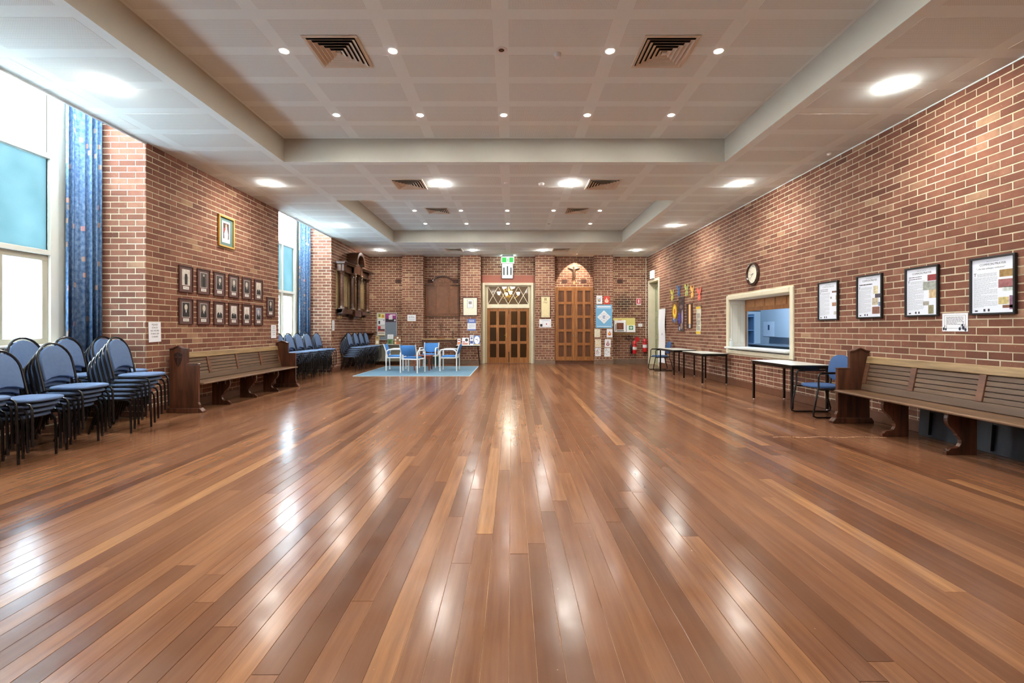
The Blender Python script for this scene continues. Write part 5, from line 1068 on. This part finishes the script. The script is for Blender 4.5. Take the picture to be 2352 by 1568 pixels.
# ================================================================ CUPBOARD, CONSOLE, DESK AND WHAT STANDS ON THEM
t = thing('cupboard', 'built-in double cupboard with oak panelled doors below the crucifix', 'cupboard', (2.302, YB-.30, 0)); a, b = 1.585-2.302, 3.012-2.302
box(a, b, .05, .292, .115, 2.80).build('carcass', 'oak_door', t); box(a, b, .03, .292, 0, .113).build('plinth', 'skirting', t)
border(a, b, .10, 2.815, .035, 0, .04); m = MB(); fr_ = border(a, b, .114, 2.815, .03, 0, .05); MB().add([(x, z, y) for x, y, z in fr_.v], fr_.f).build('face_frame', 'oak_door', t)
for s, (x0, x1) in enumerate(((a+.032, -.003), (.003, b-.032))):
    m, holes = leaf_frame(x0, x1, .146, 2.783, 2, 5, .095, .075, .12, -.012, .028); lf = m.build('door', 'oak_door', t)
    for h in holes: box(h[0]-.002, h[1]+.002, .008, .016, h[2]-.002, h[3]+.002).build('panel', 'oak_panel', lf)
    for h in holes: fr_ = border(h[0], h[1], h[2], h[3], .012, 0, .006); MB().add([(x, .008-z, y) for x, y, z in fr_.v], fr_.f).build('bead', 'oak_door', lf)
    xh = x1-.045 if s == 0 else x0+.045; MB().tube([(xh, -.013, .98), (xh, -.045, 1.0), (xh, -.045, 1.09), (xh, -.013, 1.11)], .007, 6).build('pull_handle', 'chrome', lf, smooth=True)
    if s: MB().lathe([(.02, 0), (.024, .02), (.012, .03)], (0, 0, 0), 12, 'Y').build('lock', 'chrome', lf, smooth=True).location = (xh, -.042, 1.35)
    for z in (.4, 1.1, 1.8, 2.6): MB().tube([((x0 if s == 0 else x1), -.016, z), ((x0 if s == 0 else x1), -.016, z+.09)], .008, 6).build('hinge', 'brass', lf)
# console table with arched apron
t = thing('console_table', 'narrow dark console table with arched apron below the triptych board', 'table', (-2.61, 16.55, 0)); hw = .63
box(-hw, hw, -.16, .16, .905, .93).build('tabletop', 'pale_wood', t, bevel=.004)
ap = [(-hw+.02, .90), (-hw+.02, 0), (-hw+.09, 0), (-hw+.09, .62)] + [(-hw+.09+.16*(1-math.cos(q)), .62+.18*math.sin(q)) for q in (.4, .8, 1.2, PI/2)] + [(hw-.25+.16*math.sin(q), .62+.18*math.cos(q)) for q in (0, .4, .8, 1.2)] + [(hw-.09, .62), (hw-.09, 0), (hw-.02, 0), (hw-.02, .90)]
MB().prism(ap, -.14, -.11, 'XZ').build('arched_front', 'console', t, bevel=.003)
for s in (-1, 1): box(s*(hw-.055)-.035, s*(hw-.055)+.035, -.109, .14, 0, .90).build('end_panel', 'console', t)
box(-hw+.1, hw-.1, .11, .14, .82, .90).build('back_rail', 'console', t)
for s, lb in ((-1, 'left turned candle stand with silver ball on the console'), (1, 'right turned candle stand with silver ball on the console')):
    c = thing('candle_stand', lb, 'candle stand', (-2.61+s*.49, 16.55, .93)); MB().lathe([(.05, 0), (.05, .02), (.022, .04), (.018, .12), (.024, .2), (.016, .24), (.03, .26)], n=14).build('stem', 'console', c, smooth=True); MB().sphere((0, 0, .285), .026).build('ball', 'chrome', c, smooth=True)
c = thing('twig_sculpture', 'bare twig sculpture on a flat wooden base on the console', 'ornament', (-2.56, 16.52, .93)); box(-.14, .14, -.06, .06, 0, .05).build('base', 'reredos', c, bevel=.01); box(-.09, .09, -.05, .05, .05, .08).build('plinth', 'reredos', c, bevel=.008)
m = MB().tube([(0, 0, .08), (.015, 0, .25), (-.005, 0, .4), (.0, 0, .5), (.02, 0, .6)], [.012, .012, .014, .011, .005], 6); rn = random.Random(3)
for k in range(11): z = .3+.028*k; s = (-1)**k; x = rn.uniform(.05, .15); m.tube([(0, 0, z), (s*x*.5, rn.uniform(-.03, .03), z+.05), (s*x, rn.uniform(-.05, .05), z+rn.uniform(.05, .12))], [.007, .006, .003], 5)
m.build('twigs', mat('twig', (92, 62, 44), .6), c, smooth=True)
# desk in the corner with leaflets, folding table by the doors
t = thing('desk', 'grey-topped desk with panelled front in the back left corner', 'desk', (-4.42, 16.62, 0)); box(-.52, .44, -.26, .30, .70, .725).build('desktop', mat('desk_top', (150, 148, 140), .5), t, bevel=.004); box(-.50, .42, -.20, -.18, .12, .70).build('front_panel', mat('desk_panel', (122, 120, 104), .6), t); box(-.50, -.47, -.18, .28, 0, .70).build('end_panel', 'console', t); box(.39, .42, -.18, .28, 0, .70).build('end_panel', 'console', t); box(-.47, .39, -.1, .25, .03, .12).build('shelf', 'console', t)
def leaflet(name, lb, x, y, z, w, h, m_, deco=(), depth=.06, rz=0.):
    t = thing(name, lb, 'leaflets', (x, y, z), rz); MB().prism([(0, 0), (-.012, 0), (.03, h), (.042, h)], -w/2, w/2, 'YZ').build('front', m_, t); MB().prism([(.05, 0), (.06, 0), (.042, h*.9), (.034, h*.9)], -w/2+.005, w/2-.005, 'YZ').build('strut', 'grey_felt', t)
    for k, (c, q) in enumerate(deco): MB().add([(px_, -.014+.042*pz_/h-.0006*(k+1), pz_) for px_, pz_ in q], [tuple(range(len(q)))]).build('print', mat('lf_%d_%d_%d' % c, c, .6, var=.15, scale=30), t, fix=False)
def rq(x0, x1, y0, y1): return [(x0, y0), (x1, y0), (x1, y1), (x0, y1)]
leaflet('leaflet_bag', 'brown paper bag of leaflets at the left end of the desk', -4.85, 16.50, .725, .14, .30, mat('kraft', (186, 160, 114), .8), ((( 232, 228, 214), rq(-.05, .05, .03, .14)), ((92, 70, 48), rq(-.04, .04, .22, .25))))
leaflet('leaflet_stand', 'leaflet stand with a green garden photograph on the desk', -4.38, 16.50, .725, .21, .36, 'paper', (((96, 130, 84), rq(-.10, .10, .01, .20)), ((60, 90, 60), rq(-.06, .02, .03, .15)), ((220, 224, 226), rq(-.08, .09, .23, .33))))
leaflet('leaflet_card', 'brown card with white round labels on the desk', -4.12, 16.50, .725, .25, .29, mat('brown_card', (146, 110, 78), .8), tuple(((236, 232, 224), ellipse(x, y, .035, .035, 12)) for x, y in ((-.07, .17), (.0, .24), (.08, .16))) + (((210, 96, 60), rq(-.02, .05, .02, .08)), ((226, 206, 150), rq(-.1, -.04, .02, .1))))
t = thing('folding_table', 'small folding table with splayed black legs beside the entrance', 'table', (-1.54, 16.38, 0)); box(-.43, .42, -.2, .2, .69, .71).build('tabletop', 'table_top', t, bevel=.003); border(-.40, .39, -.17, .17, .02, .66, .689).build('under_frame', 'black_metal', t)
for sx in (-1, 1):
    for sy in (-1, 1): MB().tube([(sx*.33, sy*.12, .67), (sx*.40, sy*.17, 0)], .011, 6).build('leg', 'black_metal', t)
x0 = -1.54
leaflet('leaflet_box', 'narrow orange and white leaflet box, left end of the folding table', x0-.34, 16.34, .71, .11, .23, 'paper', (((206, 120, 70), rq(-.045, .045, .01, .11)), ((150, 60, 60), rq(-.045, .045, .15, .19))))
leaflet('leaflet_box', 'wide white leaflet box with a dark round picture on the folding table', x0-.11, 16.34, .71, .24, .26, 'paper', (((60, 52, 50), ellipse(.04, .18, .055, .055, 14)), ((190, 130, 110), rq(-.10, .09, .01, .08)), ((160, 70, 60), rq(-.10, -.02, .10, .13))))
leaflet('leaflet_box', 'tall white and blue leaflet box on the folding table', x0+.11, 16.34, .71, .12, .36, 'paper', (((70, 90, 150), rq(-.05, .05, .05, .15)), ((110, 120, 170), ellipse(0, .24, .035, .04, 12)), ((60, 60, 66), rq(-.05, .04, .31, .325))))
leaflet('leaflet_card', 'blue-edged white poster card at the right end of the folding table', x0+.30, 16.34, .71, .22, .34, mat('card_blue', (96, 124, 188), .6), (((230, 234, 240), ellipse(0, .18, .10, .14, 20)), ((60, 70, 110), rq(-.05, .03, .19, .21)), ((60, 70, 110), rq(.0, .06, .14, .155)), ((206, 176, 110), rq(-.1, .1, .005, .035))))
t = thing('storage_crate', 'dark green plastic crate under the console table', 'crate', (-2.85, 16.60, 0)); MB().add([(-.20, -.12, .004), (.20, -.12, .004), (.20, .12, .004), (-.20, .12, .004), (-.23, -.14, .26), (.23, -.14, .26), (.23, .14, .26), (-.23, .14, .26)], [(3, 2, 1, 0), (0, 1, 5, 4), (1, 2, 6, 5), (2, 3, 7, 6), (3, 0, 4, 7)]).build('tub', mat('crate_green', (30, 62, 60), .5), t); border(-.24, .24, -.15, .15, .018, .25, .268).build('rim', 'crate_green', t)
# noticeboard
cx, zb, w, h = rect(865, 911.5, 718, 780.8, 16.95); t = hung('noticeboard', 'grey felt noticeboard with coloured posters in the back left bay', 'noticeboard', 'B', cx, zb, None, .006)
border(-w/2, w/2, 0, h, .022, 0, .025).build('frame', mat('alu', (206, 208, 206), .35, .4), t); card('felt', -w/2+.01, w/2-.01, .01, h-.01, 0, .012, 'grey_felt', t)
def np_(lb, x0, x1, y0, y1, m_, deco):
    cxx = cx+(x0+x1)/2*w; q = thing('pinned_poster', lb, 'poster', (cxx, 16.994-.0125, zb+y0*h), 0, None, MBK); ww, hh_ = (x1-x0)*w, (y1-y0)*h; card('sheet', -ww/2, ww/2, 0, hh_, .0, .002, m_, q)
    for k, (c, a0, a1, b0, b1) in enumerate(deco): card('print', a0*ww, a1*ww, b0*hh_, b1*hh_, .0021+.0003*k, .0023+.0003*k, mat('np_%d_%d_%d' % c, c, .7, var=.2, scale=30), q)
np_('yellow illustrated poster at the top left of the noticeboard', -.46, -.1, .76, .97, mat('cream_yellow', (232, 220, 150), .7), (((196, 150, 60), .05, .4, .3, .8), ((120, 130, 70), -.4, -.1, .4, .9), ((232, 235, 240), -.45, .45, .02, .2)))
np_('magenta and black poster at the top right of the noticeboard', -.07, .46, .66, .97, mat('magenta', (150, 60, 130), .7, var=.2, scale=10), (((40, 36, 40), -.48, .48, .02, .38), ((226, 220, 226), -.2, .15, .3, .8), ((236, 220, 230), -.1, .45, .78, .9), ((210, 220, 226), .3, .45, .1, .3)))
np_('white notice with a small dark figure on the noticeboard', -.46, -.1, .56, .75, 'paper', (((60, 60, 66), -.4, -.15, .15, .75), ((70, 90, 160), .3, .42, .75, .95)))
np_('white poster with a red car on the noticeboard', -.46, -.09, .32, .55, mat('pale_grey', (206, 206, 206), .7), (((186, 40, 60), -.45, -.1, .35, .85), ((70, 50, 50), -.45, .45, .12, .35), ((190, 60, 50), -.48, .48, 0, .1)))
np_('pale text sheet at the lower left of the noticeboard', -.46, -.09, .12, .31, 'ivory', (((160, 150, 150), -.4, .4, .6, .8), ((100, 96, 80), -.48, .48, .02, .28)))
# wooden bracket shelf in the corner behind the stacks
t = thing('bracket_shelf', 'dark wooden bracket shelf fixed to the left wall near the back corner', 'shelf', (XL+.006, 16.55, .85)); box(0, .36, -.2, .2, .27, .30).build('shelf_board', 'console', t, bevel=.004); MB().prism([(0, -.25), (.02, -.25), (.10, .0), (.30, .269), (0, .269)], -.02, .02, 'XZ').build('bracket', 'console', t)
# ---- hatch counter and kitchen
t = thing('soap_dispenser', 'clear pump bottle of hand sanitiser on the hatch counter', 'bottle', (XR-.03, 10.48, .875)); MB().lathe([(.032, 0), (.034, .01), (.034, .10), (.026, .125), (.012, .135), (.012, .15)], n=16).build('bottle', mat('gel', (206, 214, 214), .15, spec=.7), t, smooth=True); MB().lathe([(.014, .15), (.014, .165), (.006, .168), (.006, .19)], n=10).tube([(0, 0, .19), (-.04, 0, .186)], .006, 6).build('pump', 'white', t, smooth=True)
t = thing('steel_bench', 'stainless steel kitchen bench with splashback behind the hatch', 'bench', (7.65, 12.9, 0)); box(-.33, .34, -1.3, 1.2, .80, .84).build('benchtop', 'steel', t, bevel=.004); box(.30, .34, -1.3, 1.2, .84, 1.04).build('splashback', 'steel', t); box(-.28, .30, -1.25, 1.15, .02, .72).build('cupboard_base', mat('navy_base', (40, 58, 84), .5), t); box(-.30, .32, -1.28, 1.18, .72, .80).build('edge_rail', 'black_frame', t)
x_ = 7.99; t = thing('paper_notice', 'crumpled white paper notice on the blue kitchen wall', 'notice', (x_, 14.2, 1.05), 0, None, MR); card('sheet', -.3, .3, 0, .46, 0, .004, mat('pale_blue_paper', (206, 222, 234), .7, var=.06, scale=14), t); card('print', -.05, .05, .2, .36, .0041, .0046, mat('notice_blue', (52, 84, 120), .7), t)
t = thing('kitchen_shelf', 'narrow blue kitchen shelf unit with appliances, left side of the hatch view', 'shelf', (7.25, 14.45, 0))
for x in (-.32, .30): box(x, x+.02, -.2, .2, 0, 1.75).build('side', mat('shelf_blue', (88, 122, 156), .5), t)
for z in (.3, .82, 1.23, 1.66): box(-.30, .30, -.2, .2, z, z+.025).build('shelf_board', 'shelf_blue', t)
MB().tube([(-.45, -.22, 1.84), (.5, -.22, 1.84)], .012, 6).tube([(.1, -.22, 1.84), (.1, -.22, 1.68)], .008, 6).build('hanging_rail', 'black_metal', t)
def jug(lb, x, z, s, m_):
    t = thing('coffee_maker', lb, 'appliance', (x, 14.40, z)); MB().lathe([(.07*s, 0), (.075*s, .02), (.09*s, .1*s), (.085*s, .16*s), (.05*s, .2*s)], n=16).build('jug', m_, t, smooth=True); MB().tube([(.08*s, -.02, .16*s), (.14*s, -.02, .14*s), (.13*s, -.02, .05*s), (.085*s, -.02, .04*s)], .012, 6).build('handle', 'black_metal', t, smooth=True); box(-.12*s, .12*s, .02, .16, 0, .28*s).build('body', 'black_metal', t, bevel=.006); box(-.11*s, .11*s, -.08, .02, .215*s, .28*s).build('filter_housing', 'steel', t, bevel=.006)
jug('upper coffee maker with glass jug on the kitchen shelf', 7.22, 1.2555, 1.2, 'chrome'); jug('lower coffee maker with glass jug on the kitchen shelf', 7.22, .8455, 1.2, 'chrome')
